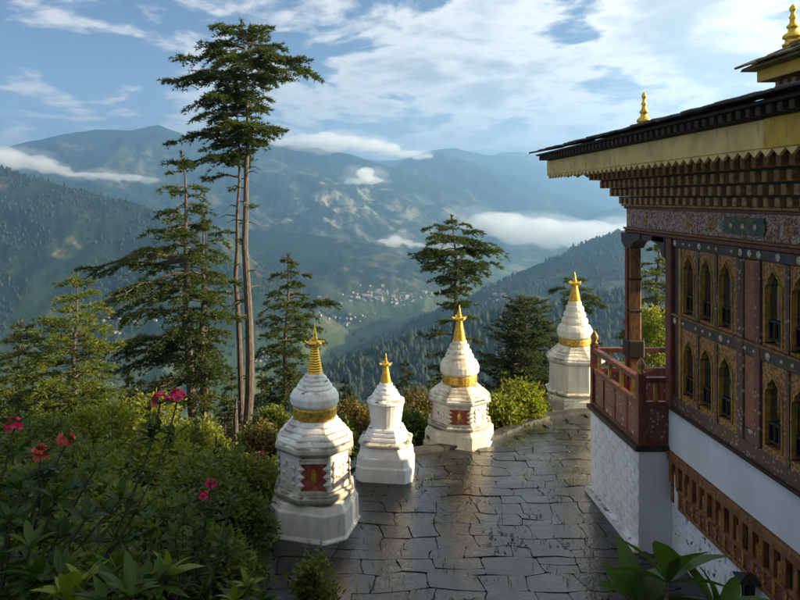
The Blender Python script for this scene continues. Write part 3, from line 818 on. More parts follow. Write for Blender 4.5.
def arch_outline(y0, y1, zb, zt):
    """trefoil arched opening, returns list of (y,z) from bottom y0 up and over to bottom y1"""
    yc = (y0 + y1) / 2; h = (y1 - y0) / 2; H = zt - zb
    half = [(1.0, 0.0), (1.0, 0.70), (0.98, 0.76), (0.86, 0.80), (0.72, 0.81), (0.70, 0.86), (0.56, 0.905), (0.36, 0.925), (0.26, 0.955), (0.0, 1.0)]
    L = [(yc - h * a, zb + H * b) for a, b in half]; Rr = [(yc + h * a, zb + H * b) for a, b in reversed(half[:-1])]
    return L + Rr
def window(y0, y1, zb, zt, zo, za):
    """carved frame panel with one arched opening: frame y0..y1, zb..zt; opening zo..za"""
    wd = empty('window', (0, 0, 0)); wd.parent = temple
    jm = 0.055; o = arch_outline(y0 + jm + 0.055, y1 - jm, zo, za)
    k_ = len(o) // 2
    q = MB()
    q.prism_x([(y0, zb), (y0, zt), (o[k_][0], zt)] + list(reversed(o[:k_ + 1])) + [(o[0][0], zb)], WX - 0.045, WX + 0.02)
    q.prism_x([(y1, zb), (o[-1][0], zb)] + list(reversed(o[k_:])) + [(o[k_][0], zt), (y1, zt)], WX - 0.045, WX + 0.02)
    q.prism_x([(o[0][0], zb), (o[0][0], zo), (o[-1][0], zo), (o[-1][0], zb)], WX - 0.045, WX + 0.02)
    T('frame', q, 'gold_pattern', wd)
    q = MB()   # deep yellow reveal lining the opening
    oi = arch_outline(y0 + jm + 0.055 + 0.02, y1 - jm - 0.02, zo + 0.02, za - 0.02)
    for a in range(len(o) - 1):
        x0, x1 = WX - 0.060, WX + 0.018
        q.add([(x0, *o[a]), (x0, *o[a + 1]), (x1, *o[a + 1]), (x1, *o[a]), (x0, *oi[a]), (x0, *oi[a + 1]), (x1, *oi[a + 1]), (x1, *oi[a])],
              [(0, 1, 5, 4), (4, 5, 6, 7), (3, 2, 6, 7), (0, 1, 2, 3)])
    T('reveal', q, 'ochre_paint', wd)
    q = MB(); q.box(WX + 0.021, WX + 0.031, y0 + 0.03, y1 - 0.03, zb, zt); T('pane', q, 'window_glass', wd)
    q = MB(); q.box(WX - 0.010, WX + 0.012, y0 + 0.1, y1 - 0.05, zo + 0.28, zo + 0.31); q.box(WX - 0.010, WX + 0.012, y0 + 0.1, y1 - 0.05, zo + 0.05, zo + 0.08)
    for j in range(4):
        yb = y0 + 0.14 + j * (y1 - y0 - 0.22) / 3; q.box(WX - 0.006, WX + 0.009, yb - 0.012, yb + 0.012, zo + 0.05, zo + 0.3)
    T('baluster_rail', q, 'dark_wood', wd)
TB('corner_post', WX - 0.10, WX + 0.14, Y1 - 0.20, Y1 + 0.0, 2.50, 5.331, 'red_wood', bev=0.015)
TB('post', WX - 0.04, WX + 0.14, Y1 - 0.42, Y1 - 0.24, 2.722, 5.179, 'blue_paint', bev=0.01)
TB('post', WX - 0.07, WX + 0.14, Y1 - 0.50, Y1 - 0.425, 2.722, 5.179, 'ochre_paint', bev=0.008)
yb = Y1 - 0.50
while yb > 4.0:
    for kk in range(3):
        a1 = yb - kk * 0.555; a0 = a1 - 0.55
        window(a0, a1, 4.09, 5.178, 4.13, 5.09)
        window(a0, a1, 2.722, 3.884, 2.82, 3.74)
    for kk in (1, 2):
        ym_ = yb - kk * 0.555 + 0.0025
        TB('mullion', WX - 0.062, WX - 0.046, ym_ - 0.035, ym_ + 0.035, 4.09, 5.178, 'floral_dark'); TB('mullion', WX - 0.062, WX - 0.046, ym_ - 0.035, ym_ + 0.035, 2.722, 3.884, 'floral_dark')
    yb -= 3 * 0.555
    TB('post', WX - 0.065, WX + 0.14, yb - 0.17, yb - 0.005, 2.722, 5.179, 'floral_dark', bev=0.01)
    TB('panel', WX - 0.045, WX + 0.14, yb - 0.43, yb - 0.175, 2.90, 3.885, 'red_pattern', bev=0.008)
    TB('panel', WX - 0.045, WX + 0.14, yb - 0.43, yb - 0.175, 4.09, 5.17, 'red_pattern', bev=0.008)
    TB('panel_foot', WX - 0.047, WX + 0.14, yb - 0.43, yb - 0.175, 2.722, 2.895, 'floral_white')
    TB('post', WX - 0.065, WX + 0.14, yb - 0.56, yb - 0.435, 2.722, 5.179, 'floral_red', bev=0.01)
    yb -= 0.60
# loggia end: column, beam, bracket capital
TB('loggia_column', WX - 0.12, WX + 0.10, Y2 - 0.22, Y2, 1.80, 5.05, 'brown_wood', bev=0.02)
TB('column_edge', WX - 0.15, WX - 0.121, Y2 - 0.16, Y2 - 0.04, 1.80, 5.05, 'red_wood')
TB('column_base', WX - 0.17, WX + 0.15, Y2 - 0.27, Y2 + 0.05, 2.95, 3.30, 'dark_wood', bev=0.03)
q = MB(); q.prism_x([(Y2 + 0.22, 5.33), (Y2 + 0.20, 5.16), (Y2 + 0.05, 5.05), (Y2 - 0.27, 5.05), (Y2 - 0.42, 5.18), (Y2 - 0.70, 5.24), (Y2 - 0.72, 5.331)], WX - 0.13, WX + 0.12); T('column_capital', q, 'blue_paint')
q = MB(); q.prism_x([(Y1 + 0.0, 5.331), (Y1, 4.98), (Y1 + 0.12, 5.02), (Y1 + 0.22, 5.18), (Y1 + 0.5, 5.24), (Y1 + 0.52, 5.331)], WX - 0.11, WX + 0.10); T('column_capital', q, 'blue_paint')
TB('loggia_beam', WX - 0.11, WX + 0.15, Y1 + 0.03, Y2 + 0.15, 5.245, 5.329, 'blue_paint')
TB('end_beam', WX + 0.16, 8.4, Y2 - 0.20, Y2 + 0.06, 5.25, 5.78, 'red_wood')
TB('loggia_back_column', 7.9, 8.15, Y2 - 0.22, Y2, 1.80, 5.25, 'brown_wood', bev=0.02)
TB('loggia_ceiling', WX + 0.26, 8.4, Y1 - 0.1, Y2 - 0.21, 5.40, 5.5, 'dark_wood')
for zz in (4.45, 3.85):
    q = MB(); q.lathe([(0.15, zz - 0.03), (0.17, zz), (0.15, zz + 0.03)], 4, (WX - 0.01, Y2 - 0.11), math.pi / 4); T('column_collar', q, 'dark_wood')
# white brick plinth carrying the balcony
PX0 = 4.76; PY0, PY1 = 11.87, 14.33
pl = TB('plinth', PX0, 8.4, PY0, PY1, -0.1, 1.70, 'plaster')
bq = MB(); bq.bbox(-0.016, 0.02, -0.142, 0.142, -0.060, 0.060, b=0.010); brick_w = bq.mesh('brick', 'brick_white')
for r_ in range(12):
    yy = PY0 + 0.15 + (0.15 if r_ % 2 else 0)
    while yy < PY1 - 0.1:
        last = min(1.0, (PY1 - yy) / 0.15)
        link('brick', brick_w, pl, loc=(PX0 - TL.x + br.uniform(-0.005, 0.004), yy - TL.y, 0.09 + r_ * 0.136), rot=(br.uniform(-0.012, 0.012), br.uniform(-0.01, 0.01), 0), scale=(1, br.uniform(0.95, 1.01) * last, br.uniform(0.94, 1.02)))
        yy += 0.30
q = MB(); q.prism_x([(PY0 - 0.06, -0.05), (PY1 + 0.06, -0.05), (PY1 + 0.04, 0.10), (PY0 - 0.03, 0.10)], PX0 - 0.10, PX0 - 0.005); T('plinth_footing', q, 'brick_white')
TB('balcony_floor', PX0 - 0.07, 8.3, PY0 - 0.03, PY1 + 0.05, 1.701, 1.79, 'dark_wood', bev=0.01)
# balcony parapet with carved panels and posts
bal = empty('balcony_railing', (0, 0, 0)); bal.parent = temple
BX = PX0 + 0.06
def rail_run(x0, y0, x1, y1, npan, carved):
    dx, dy = x1 - x0, y1 - y0; L = math.hypot(dx, dy); ux, uy = dx / L, dy / L
    def bar(name, s0, s1, z0, z1, th, mat):
        q = MB(); px, py = -uy * th / 2, ux * th / 2
        c = [(x0 + ux * s0 + px, y0 + uy * s0 + py), (x0 + ux * s1 + px, y0 + uy * s1 + py), (x0 + ux * s1 - px, y0 + uy * s1 - py), (x0 + ux * s0 - px, y0 + uy * s0 - py)]
        q.add([(*p, z0) for p in c] + [(*p, z1) for p in c], [(3, 2, 1, 0), (4, 5, 6, 7), (0, 1, 5, 4), (1, 2, 6, 5), (2, 3, 7, 6), (3, 0, 4, 7)])
        T(name, q, mat, bal)
    bar('top_rail', 0.05, L - 0.05, 2.86, 2.95, 0.11, 'red_wood'); bar('middle_rail', 0.05, L - 0.05, 2.46, 2.54, 0.09, 'red_wood'); bar('bottom_rail', 0.05, L - 0.05, 1.795, 1.86, 0.09, 'red_wood')
    for i in range(npan):
        s0, s1 = L * i / npan + 0.05, L * (i + 1) / npan - 0.05
        bar('carved_panel', s0, s1, 2.045, 2.46, 0.04, 'floral_red'); bar('lower_panel', s0, s1, 1.862, 2.04, 0.045, carved)
        bar('stile', s1 + 0.012, s1 + 0.088, 1.862, 2.46, 0.075, 'red_wood')
        bar('baluster', (s0 + s1) / 2 - 0.03, (s0 + s1) / 2 + 0.03, 2.54, 2.86, 0.06, 'ochre_paint')
rail_run(BX, PY0 + 0.05, BX, PY1 - 0.06, 4, 'floral_white')
rail_run(BX, PY0 + 0.05, WX + 0.02, PY0 + 0.05, 1, 'floral_red')
rail_run(BX, PY1 - 0.06, 8.2, PY1 - 0.06, 5, 'floral_red')
def newel(x, y_, z1, mat='red_wood', gold='ochre_paint'):
    q = MB(); q.bbox(x - 0.07, x + 0.07, y_ - 0.07, y_ + 0.07, 1.795, z1, b=0.012); p_ = T('newel_post', q, mat, bal)
    q = MB(); q.lathe([(0.05, z1 - 0.002), (0.075, z1 + 0.03), (0.04, z1 + 0.06), (0.075, z1 + 0.11), (0.08, z1 + 0.16), (0.045, z1 + 0.23), (0.0, z1 + 0.29)], 12, (x, y_)); T('finial', q, gold, p_, True)
newel(BX, PY1 - 0.06, 3.02); newel(BX, PY0 + 0.05, 3.0); newel(6.4, PY1 - 0.06, 3.12, 'plaster', 'gold')  # last post: sunlight put into its colour, pale plaster and gold

# bracketed eaves: stepped rows of joist ends, fascia, tooth trim, roof
EF = 3.92                                                   # fascia plane
FY1 = 14.42; FY0 = 4.2
steps = [(5.18, 5.887, 6.03), (5.06, 6.032, 6.19), (4.93, 6.192, 6.355), (4.78, 6.357, 6.53)]
for i, (xx, z0, z1) in enumerate(steps):
    ye = Y2 + 0.10 + (WX - xx) * 1.2
    row_ = TB('eave_step', xx + 0.13, 9.0, Y0, ye - 0.08, z0, z1 + 0.0, 'dark_wood')
    TB('eave_ledge', xx - 0.03, xx + 0.13, Y0, ye + 0.04, z1 - 0.024, z1 - 0.002, 'dark_wood')
    q = MB(); q.bbox(-0.10 - 0.01 * i, 0.10, -0.05, 0.05, 0.0, z1 - z0 - 0.026, b=0.008); bm_ = q.mesh('joist_end', 'block_face')
    yy = ye - 0.07
    while yy > FY0 + 0.4:
        link('joist_end', bm_, row_, loc=(xx + 0.05 - TL.x, yy - TL.y, z0 + 0.001)); yy -= 0.245
    # the same on the gable end
    q = MB(); q.bbox(-0.055, 0.055, -0.02, 0.11, 0.0, z1 - z0 - 0.026, b=0.008); be_ = q.mesh('joist_end', 'block_face')
    xg = xx + 0.2
    while xg < 8.6:
        link('joist_end', be_, row_, loc=(xg - TL.x, ye - TL.y, z0 + 0.001)); xg += 0.26
TB('soffit', EF + 0.03, 9.2, Y0, FY1 - 0.03, 6.532, 6.60, 'dark_wood')
TB('fascia', EF - 0.03, EF + 0.03, 6.72, FY1, 6.475, 6.755, 'fascia_cream', bev=0.008)
TB('fascia', EF - 0.036, EF + 0.03, Y0, 6.715, 6.470, 6.76, 'fascia_yellow', bev=0.008)
fe = TB('end_fascia', EF + 0.031, 9.3, FY1 - 0.06, FY1, 6.49, 6.755, 'fascia_cream', bev=0.008)
q = MB(); q.prism_x([(-0.098, 0.0), (0.098, 0.0), (0.0, -0.07)], -0.015, 0.02); tooth = q.mesh('tooth', 'fascia_cream')
yy = FY1 - 0.12
trim = TB('trim_board', EF - 0.012, EF + 0.026, Y0, FY1 - 0.01, 6.466, 6.474, 'fascia_cream')
while yy > FY0:
    link('tooth', tooth, trim, loc=(EF - TL.x, yy - TL.y, 6.465)); yy -= 0.2
xg = EF + 0.2
while xg < 8.6:
    link('tooth', tooth, fe, loc=(xg - TL.x, FY1 - 0.03 - TL.y, 6.488), rot=(0, 0, R(90))); xg += 0.2
# dark rafter row between fascia and roof
TB('rafter_board', EF - 0.02, 9.0, Y0, FY1 - 0.02, 6.761, 6.86, 'dark_wood')
q = MB(); q.bbox(-0.2, 0.05, -0.04, 0.04, 0, 0.085, b=0.006); raf = q.mesh('rafter_end', 'dark_wood')
rb_ = TB('roof_board', EF - 0.24, 9.2, Y0, FY1 + 0.05, 6.862, 6.885, 'dark_wood')
yy = FY1 - 0.08
while yy > FY0:
    link('rafter_end', raf, rb_, loc=(EF - TL.x, yy - TL.y, 6.768)); yy -= 0.17
RX = 3.58; RYE = 14.58
q = MB()
q.add([(RX + 0.06, Y0, 6.886), (RX + 0.06, RYE - 0.06, 6.886), (9.0, RYE - 0.06, 6.886), (9.0, Y0, 6.886), (8.6, Y0, 8.05), (8.6, 11.2, 8.05), (9.0, 11.2, 8.05), (9.0, Y0, 8.05)],
      [(0, 3, 2, 1), (0, 1, 5, 4), (1, 2, 6, 5), (2, 3, 7, 6), (3, 0, 4, 7), (4, 5, 6, 7)])
rf = T('roof', q, 'slate_roof')
q = MB(); q.bbox(0.0, 0.52, -0.118, 0.118, 0.0, 0.026, b=0.006); slate = q.mesh('roof_slate', 'slate_roof')
ang = math.atan2(8.05 - 6.886, 8.6 - RX)
for r_ in range(4):
    yy = RYE - 0.1 - 0.12 * (r_ % 2) - r_ * 0.15
    while yy > FY0:
        link('roof_slate', slate, rf, loc=(RX + r_ * 0.42 - TL.x + br.uniform(-0.03, 0.02), yy - TL.y, 6.90 + r_ * 0.42 * math.tan(ang) + 0.012 + br.uniform(0, 0.012)), rot=(br.uniform(-0.03, 0.03), -ang + 0.06 + br.uniform(-0.02, 0.02), br.uniform(-0.03, 0.03)), scale=(1, br.uniform(0.9, 1.04), br.uniform(0.8, 1.5)))
        yy -= 0.245
def gold_finial(p, h, r_):
    q = MB()
    prof = [(1.0, 0.0), (1.05, 0.05), (0.8, 0.09), (0.72, 0.16), (1.0, 0.20), (0.95, 0.27), (0.55, 0.33), (0.42, 0.40), (0.6, 0.44), (0.62, 0.48), (0.34, 0.54), (0.28, 0.64), (0.42, 0.68), (0.26, 0.73), (0.20, 0.80), (0.34, 0.85), (0.36, 0.90), (0.2, 0.95), (0.02, 1.0)]
    q.lathe([(a * r_, p[2] + b * h) for a, b in prof], 16, (p[0], p[1])); o = T('roof_finial', q, 'gold', temple, True)
gold_finial((5.30, 12.97, 7.27), 0.70, 0.13)
# upper roof with its own fascia and brackets
UX, UE, UZ = 6.55, 12.0, 8.20
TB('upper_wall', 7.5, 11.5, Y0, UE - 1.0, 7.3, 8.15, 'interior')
for i, (xx, z0, z1) in enumerate([(7.20, 7.62, 7.80), (7.02, 7.802, 7.95)]):
    row_ = TB('upper_eave_step', xx + 0.05, 11, Y0, UE - 0.25 - 0.2 * (1 - i), z0, z1, 'dark_wood')
    q = MB(); q.bbox(-0.10, 0.02, -0.05, 0.05, 0.0, z1 - z0 - 0.01, b=0.008); bm_ = q.mesh('joist_end', 'block_face')
    yy = UE - 0.35 - 0.2 * (1 - i)
    while yy > 7.5:
        link('joist_end', bm_, row_, loc=(xx + 0.05 - TL.x, yy - TL.y, z0 + 0.002)); yy -= 0.22
TB('upper_fascia', UX + 0.2, UX + 0.25, Y0, UE - 0.15, 7.952, 8.15, 'fascia_yellow', bev=0.008)
TB('upper_end_fascia', UX + 0.251, 11, UE - 0.2, UE - 0.15, 7.952, 8.15, 'fascia_cream', bev=0.008)
q = MB()
q.add([(UX, Y0, UZ - 0.045), (UX, UE, UZ - 0.045), (11, UE, UZ - 0.045), (11, Y0, UZ - 0.045), (UX + 0.02, Y0, UZ), (UX + 0.02, UE - 0.02, UZ), (11, UE - 0.02, UZ), (11, Y0, UZ), (8.6, Y0, 9.2), (8.6, 10.4, 9.2), (11, 10.4, 9.2), (11, Y0, 9.2)],
      [(0, 3, 2, 1), (0, 1, 5, 4), (1, 2, 6, 5), (4, 5, 9, 8), (5, 6, 10, 9), (8, 9, 10, 11), (0, 4, 8, 11, 7, 3), (2, 3, 7, 11, 10, 6)])
uf = T('upper_roof', q, 'mossy_roof')
ang2 = math.atan2(1.0, 2.05)
q = MB(); q.bbox(0.0, 0.4, -0.11, 0.11, 0.0, 0.028, b=0.006); sl2 = q.mesh('roof_slate', 'mossy_roof')
for r_ in range(5):
    yy = UE - 0.05 - 0.11 * (r_ % 2) - r_ * 0.22
    while yy > 7.2:
        link('roof_slate', sl2, uf, loc=(UX - 0.05 + r_ * 0.34 - TL.x + br.uniform(-0.03, 0.02), yy - TL.y, UZ + 0.0 + r_ * 0.34 * math.tan(ang2) + br.uniform(0, 0.012)), rot=(br.uniform(-0.04, 0.04), -ang2 + 0.07, br.uniform(-0.04, 0.04)), scale=(1, br.uniform(0.9, 1.03), br.uniform(0.8, 1.6)))
        yy -= 0.226
gold_finial((7.32, 11.78, 8.55), 0.72, 0.16)
# wall lantern low by the timber band
lan = empty('wall_lantern', at(748, 590, 9.3)); tag(lan, 'black wall lantern with flat cap at the bottom right by timber band', 'lantern')
q = MB(); q.lathe([(0.03, 0.22), (0.21, 0.16), (0.20, 0.13), (0.05, 0.15)], 4, (0, 0), 0.6); q.build('cap', 'black_metal', lan)
q = MB()
for a in range(4): q.tube([(0.09 * math.cos(a * 1.571 + 0.6), 0.09 * math.sin(a * 1.571 + 0.6), 0.15), (0.07 * math.cos(a * 1.571 + 0.6), 0.07 * math.sin(a * 1.571 + 0.6), -0.12)], [0.012, 0.012], 5)
q.lathe([(0.08, -0.15), (0.09, -0.11), (0.02, -0.10)], 8); q.build('cage', 'black_metal', lan)
q = MB(); q.lathe([(0.06, -0.11), (0.075, 0.14)], 8); q.build('glass', 'window_glass', lan)
q = MB(); q.tube([(0.0, 0.0, 0.19), (0.2, 0.05, 0.24), (WX - lan.location.x + 0.03, 0.05, 0.18)], [0.014] * 3, 6); q.build('bracket', 'black_metal', lan)
#@@PART3
# ------------------------------------------------------------------ vegetation builders
def unit(v): return v / np.maximum(np.linalg.norm(v, axis=-1, keepdims=True), 1e-9)
class Foliage:
    """collects small blades / leaves as loose triangles"""
    def __init__(s): s.V = []
    def blades(s, P, D, L, W, k=5, spread=0.9, up=0.15):
        """k needles round each point P, along D"""
        n = len(P)
        if n == 0: return
        P = np.repeat(P, k, 0); D = np.repeat(D, k, 0)
        r = rng.normal(size=P.shape); r[:, 2] *= 0.6
        d = unit(D + spread * unit(r) + np.array([0, 0, up]))
        sd = unit(np.cross(d, rng.normal(size=P.shape)))
        l = (L * rng.uniform(0.6, 1.25, len(P)))[:, None]; w_ = (W * rng.uniform(0.7, 1.3, len(P)))[:, None]
        tri = np.stack([P - sd * w_ * 0.5, P + sd * w_ * 0.5, P + d * l], 1)
        s.V.append(tri.reshape(-1, 3))
    def mesh(s, name, mat):
        V = np.concatenate(s.V); return np_mesh(name, V, np.arange(len(V)).reshape(-1, 3), mat)
class Leaves:
    """folded diamond leaves (two triangles each)"""
    def __init__(s): s.V = []
    def add(s, P, D, N, L, W):
        n = len(P); sd = unit(np.cross(D, N)); L = np.broadcast_to(np.asarray(L, float).reshape(-1, 1), (n, 1)); W = np.broadcast_to(np.asarray(W, float).reshape(-1, 1), (n, 1))
        a = P; b = P + D * L * 0.45 + sd * W * 0.5 + N * W * 0.12; c = P + D * L - N * L * 0.08; d = P + D * L * 0.45 - sd * W * 0.5 + N * W * 0.12
        s.V.append(np.stack([a, b, c, d], 1).reshape(-1, 3))
    def mesh(s, name, mat):
        V = np.concatenate(s.V); i = np.arange(len(V)).reshape(-1, 4)
        T = np.concatenate([i[:, [0, 1, 2]], i[:, [0, 2, 3]]]); return np_mesh(name, V, T, mat)

def conifer(name, label, x, y, top, r0, envL, envR, crown_z, nbr, mat='needles_dark', bark='bark', lean=(0, 0), tuft=0.26, whorl=0.45, droop=0.25, up=0.12, seed=0, group=None, base=None, bare=0, dens=1.0, flat=0.0, extra=(), cat='tree'):
    """envL/envR: crown reach to the left/right as (height fraction from crown_z to top, metres)"""
    global rng
    rng = np.random.default_rng(100 + seed); r = random.Random(seed)
    zb = (ground_z(x, y) - 0.3) if base is None else base
    root = empty(name, (x, y, zb)); tag(root, label, cat, group)
    H = top - zb
    def axis(z):
        t = np.clip((z - zb) / H, 0, 1); wob = 0.07 * math.sin(z * 0.8 + seed) + 0.03 * math.sin(z * 2.3 + seed * 2)
        return Vector((lean[0] * t ** 1.4 + wob, lean[1] * t, z - zb))
    tm = MB(); N = 14
    tm.tube([axis(zb + H * i / (N - 1)) for i in range(N)], [max(0.02, r0 * (1.12 - 0.12 * min(1, i / 2)) * (1 - (i / (N - 1)) ** 1.5 * 0.93)) for i in range(N)], 10)
    fo = Foliage()
    def env(t, az):
        l_ = np.interp(t, [e[0] for e in envL], [e[1] for e in envL]); rr_ = np.interp(t, [e[0] for e in envR], [e[1] for e in envR])
        c = math.cos(az); return (rr_ * (1 + c) / 2 + l_ * (1 - c) / 2)
    def branch(z, az, L, rad, dr, upv):
        p0 = axis(z); n = 7
        bend = r.uniform(-0.25, 0.25); pts = []
        for i in range(n):
            s_ = i / (n - 1); a = az + bend * s_
            pts.append(Vector((p0.x + math.cos(a) * L * s_, p0.y + math.sin(a) * L * s_, p0.z + L * (upv * s_ - dr * s_ * s_) + 0.03 * L * math.sin(s_ * 9 + az * 7))))
        tm.tube(pts, [max(0.006, rad * (1 - 0.85 * i / (n - 1))) for i in range(n)], 4)
        A = np.array([p[:] for p in pts])
        nt = max(4, int(L / 0.15 * dens))
        ss = np.sort(rng.uniform(0.16 if L > 0.8 else 0.05, 1.0, nt))
        for side in (-1, 1):
            for s_ in ss:
                f = s_ * (n - 1); i = min(int(f), n - 2); p = A[i] + (A[i + 1] - A[i]) * (f - i); d = unit(A[i + 1] - A[i])
                ang_ = side * r.uniform(0.5, 1.15); ca, sa = math.cos(ang_), math.sin(ang_)
                dd = np.array([d[0] * ca - d[1] * sa, d[0] * sa + d[1] * ca, d[2] + r.uniform(-0.25, 0.12)])
                tl = min(0.42 * L, 0.95) * (1.08 - 0.75 * s_) * r.uniform(0.45, 1.15) + 0.06
                kk = max(2, int(tl / 0.075)); u = (np.arange(kk) + rng.uniform(0, 1, kk)) / kk
                q = p + dd * (u * tl)[:, None]; q[:, 2] -= 0.30 * (u * tl) ** 2 + rng.uniform(0, 0.05, kk)
                fo.blades(q, np.repeat(unit(dd)[None], kk, 0), tuft * 0.55, tuft * 0.125, 7, 0.85, 0.22)
        k2 = max(3, int(L / 0.12)); u = rng.uniform(0.3, 1.0, k2); f = u * (n - 1); i = np.minimum(f.astype(int), n - 2)
        q = A[i] + (A[i + 1] - A[i]) * (f - i)[:, None]
        fo.blades(q, unit(A[i + 1] - A[i]), tuft * 0.55, tuft * 0.125, 7, 0.9, 0.25)
    z = crown_z; CH = top - crown_z; cnt = 0
    levels = max(4, int(CH / whorl))
    for lv in range(levels):
        t0 = (lv + 0.3) / levels
        per = max(2, int(round(nbr / levels * (1.1 - 0.3 * t0))))
        az0 = r.uniform(0, 6.28)
        for j in range(per):
            t = min(0.985, t0 + r.uniform(-0.35, 0.35) / levels)
            az = az0 + 6.283 * j / per + r.uniform(-0.5, 0.5)
            L = env(t, az) * r.choice([0.45, 0.7, 0.85, 0.95, 1.0, 1.05])
            if L < 0.12: continue
            branch(crown_z + CH * t, az, L, max(0.012, min(0.11, r0 * 0.30) * (L / 2.2) ** 0.6 * (1 - 0.4 * t)), droop * r.uniform(0.5, 1.4), up * r.uniform(0.5, 1.5) + 0.45 * max(0, t - 0.8))
    for (z_, az, L) in extra:
        branch(z_, az, L, min(0.1, 0.03 * L + 0.01), droop * 0.8, up)
    for j in range(bare):      # dead snags on the bare trunk
        z_ = zb + H * 0.25 + (crown_z - zb - H * 0.25) * r.random(); az = r.uniform(0, 6.28); p = axis(z_); L = r.uniform(0.25, 0.8)
        tm.tube([p, p + Vector((math.cos(az) * L * 0.6, math.sin(az) * L * 0.6, 0.05)), p + Vector((math.cos(az) * L, math.sin(az) * L, -0.08))], [0.03, 0.02, 0.006], 4)
    # leading shoot
    q = np.array([axis(top - 0.05 * i)[:] for i in range(8)]); fo.blades(q, np.repeat(np.array([[0, 0, 1.0]]), 8, 0), tuft * 0.6, tuft * 0.16, 6, 1.1, 0.1)
    tm.build('trunk', bark, root)
    link('crown', fo.mesh('crown', mat), root)
    return root

def X(px, Y): return (px - VX) / F * Y
def Z(py, Y): return CAM_H - (py - VY) / F * Y
m_ = lambda px, Y: px * Y / F
# the tall pair
Y = 24.0
conifer('conifer_tree', 'tallest conifer, flat-topped crown over a bare orange-grey trunk', X(249, Y), Y, Z(21, Y), 0.18,
        [(0, 0.5), (0.12, 1.5), (0.30, 1.2), (0.42, 2.4), (0.55, 1.6), (0.62, 2.7), (0.72, 2.6), (0.84, 1.6), (0.95, 1.3), (1, 0.6)],
        [(0, 0.6), (0.10, 1.2), (0.22, 1.5), (0.36, 0.9), (0.48, 0.9), (0.60, 1.9), (0.68, 2.4), (0.84, 1.5), (0.95, 1.2), (1, 0.6)],
        Z(152, Y), 84, 'needles_dark', 'bark_pale', (-0.15, 0), 0.27, 0.66, 0.20, 0.10, 1, bare=14, dens=1.15,
        extra=[(Z(68, Y), 0.15, 2.5), (Z(60, Y), -0.4, 2.0), (Z(74, Y), 3.2, 2.8), (Z(70, Y), 2.8, 2.5), (Z(47, Y), 3.4, 1.6), (Z(44, Y), 0.2, 1.5), (Z(188, Y), 3.3, 0.5), (Z(205, Y), 0.2, 0.4), (Z(240, Y), 2.9, 0.4)])
Y = 24.35
conifer('conifer_tree', 'thinner conifer trunk close beside the tallest one, foliage reaching left', X(239.5, Y), Y, Z(84, Y), 0.125,
        [(0, 1.0), (0.10, 2.2), (0.25, 1.6), (0.42, 2.5), (0.60, 1.7), (0.75, 2.0), (1, 0.4)],
        [(0, 0.3), (0.2, 0.9), (0.5, 0.7), (1, 0.3)],
        Z(166, Y), 44, 'needles_dark', 'bark', (-0.1, 0), 0.27, 0.62, 0.18, 0.08, 2, bare=16, dens=1.15, extra=[(Z(160, Y), 3.3, 2.3), (Z(176, Y), 3.3, 1.3), (Z(232, Y), 3.2, 0.9), (Z(300, Y), 0.3, 0.4)])
# the middle pair with long left boughs
Y = 22.0
conifer('conifer_tree', 'dark conifer with long layered boughs sweeping left, top below tallest tree', X(194, Y), Y, Z(152, Y), 0.17,
        [(0, 2.1), (0.10, 2.7), (0.18, 3.1), (0.25, 1.5), (0.36, 1.7), (0.46, 3.3), (0.55, 2.6), (0.66, 1.6), (0.82, 1.1), (0.93, 0.7), (1, 0.15)],
        [(0, 1.4), (0.2, 1.3), (0.45, 1.4), (0.6, 1.5), (0.72, 1.1), (0.85, 0.8), (1, 0.15)],
        Z(405, Y), 88, 'needles_dark', 'bark', (-0.40, 0), 0.26, 0.62, 0.22, 0.05, 3,
        extra=[(Z(255, Y), 3.25, 3.2), (Z(262, Y), 2.95, 3.0), (Z(338, Y), 3.2, 3.0), (Z(345, Y), 2.9, 2.5)])
Y = 22.2
conifer('conifer_tree', 'straight bare-trunked conifer close behind dark layered one', X(207, Y), Y, Z(215, Y), 0.17,
        [(0, 0.7), (0.4, 0.9), (0.8, 0.6), (1, 0.2)], [(0, 1.0), (0.3, 1.3), (0.55, 1.3), (0.75, 1.1), (0.9, 0.6), (1, 0.2)],
        Z(400, Y), 46, 'needles_dark', 'bark', (-0.2, 0), 0.27, 0.5, 0.2, 0.06, 4, bare=6)
Y = 27.0
conifer('conifer_tree', 'dark narrow conifer behind the nearest stupa, right of the bare trunks', X(287, Y), Y, Z(255, Y), 0.15,
        [(0, 0.9), (0.2, 1.2), (0.5, 1.15), (0.75, 0.95), (0.92, 0.6), (1, 0.1)], [(0, 1.2), (0.2, 1.6), (0.5, 1.5), (0.72, 1.9), (0.88, 0.9), (1, 0.1)],
        Z(400, Y), 78, 'needles_dark', 'bark', (0, 0), 0.27, 0.4, 0.25, 0.08, 5)
Y = 30.0
conifer('pine_tree', 'flat-topped pine rising behind the cream stupa with red panel', X(456, Y), Y, Z(216, Y), 0.17,
        [(0, 0.9), (0.2, 1.0), (0.36, 1.5), (0.50, 2.05), (0.66, 1.9), (0.82, 1.5), (0.94, 1.0), (1, 0.6)], [(0, 0.8), (0.2, 0.9), (0.36, 1.2), (0.52, 2.0), (0.66, 2.1), (0.82, 1.6), (0.94, 1.0), (1, 0.6)],
        Z(308, Y), 62, 'needles_dark', 'bark_pale', (-0.1, 0), 0.27, 0.50, 0.16, 0.10, 6, dens=1.15, extra=[(Z(250, Y), 0.0, 2.1), (Z(252, Y), 3.1, 2.0), (Z(318, Y), 0.4, 1.0), (Z(322, Y), 2.6, 1.1), (Z(334, Y), 3.3, 1.5), (Z(338, Y), 5.8, 1.3), (Z(352, Y), 3.6, 1.2), (Z(350, Y), 0.3, 1.0), (Z(368, Y), 2.9, 1.1)])
Y = 31.0
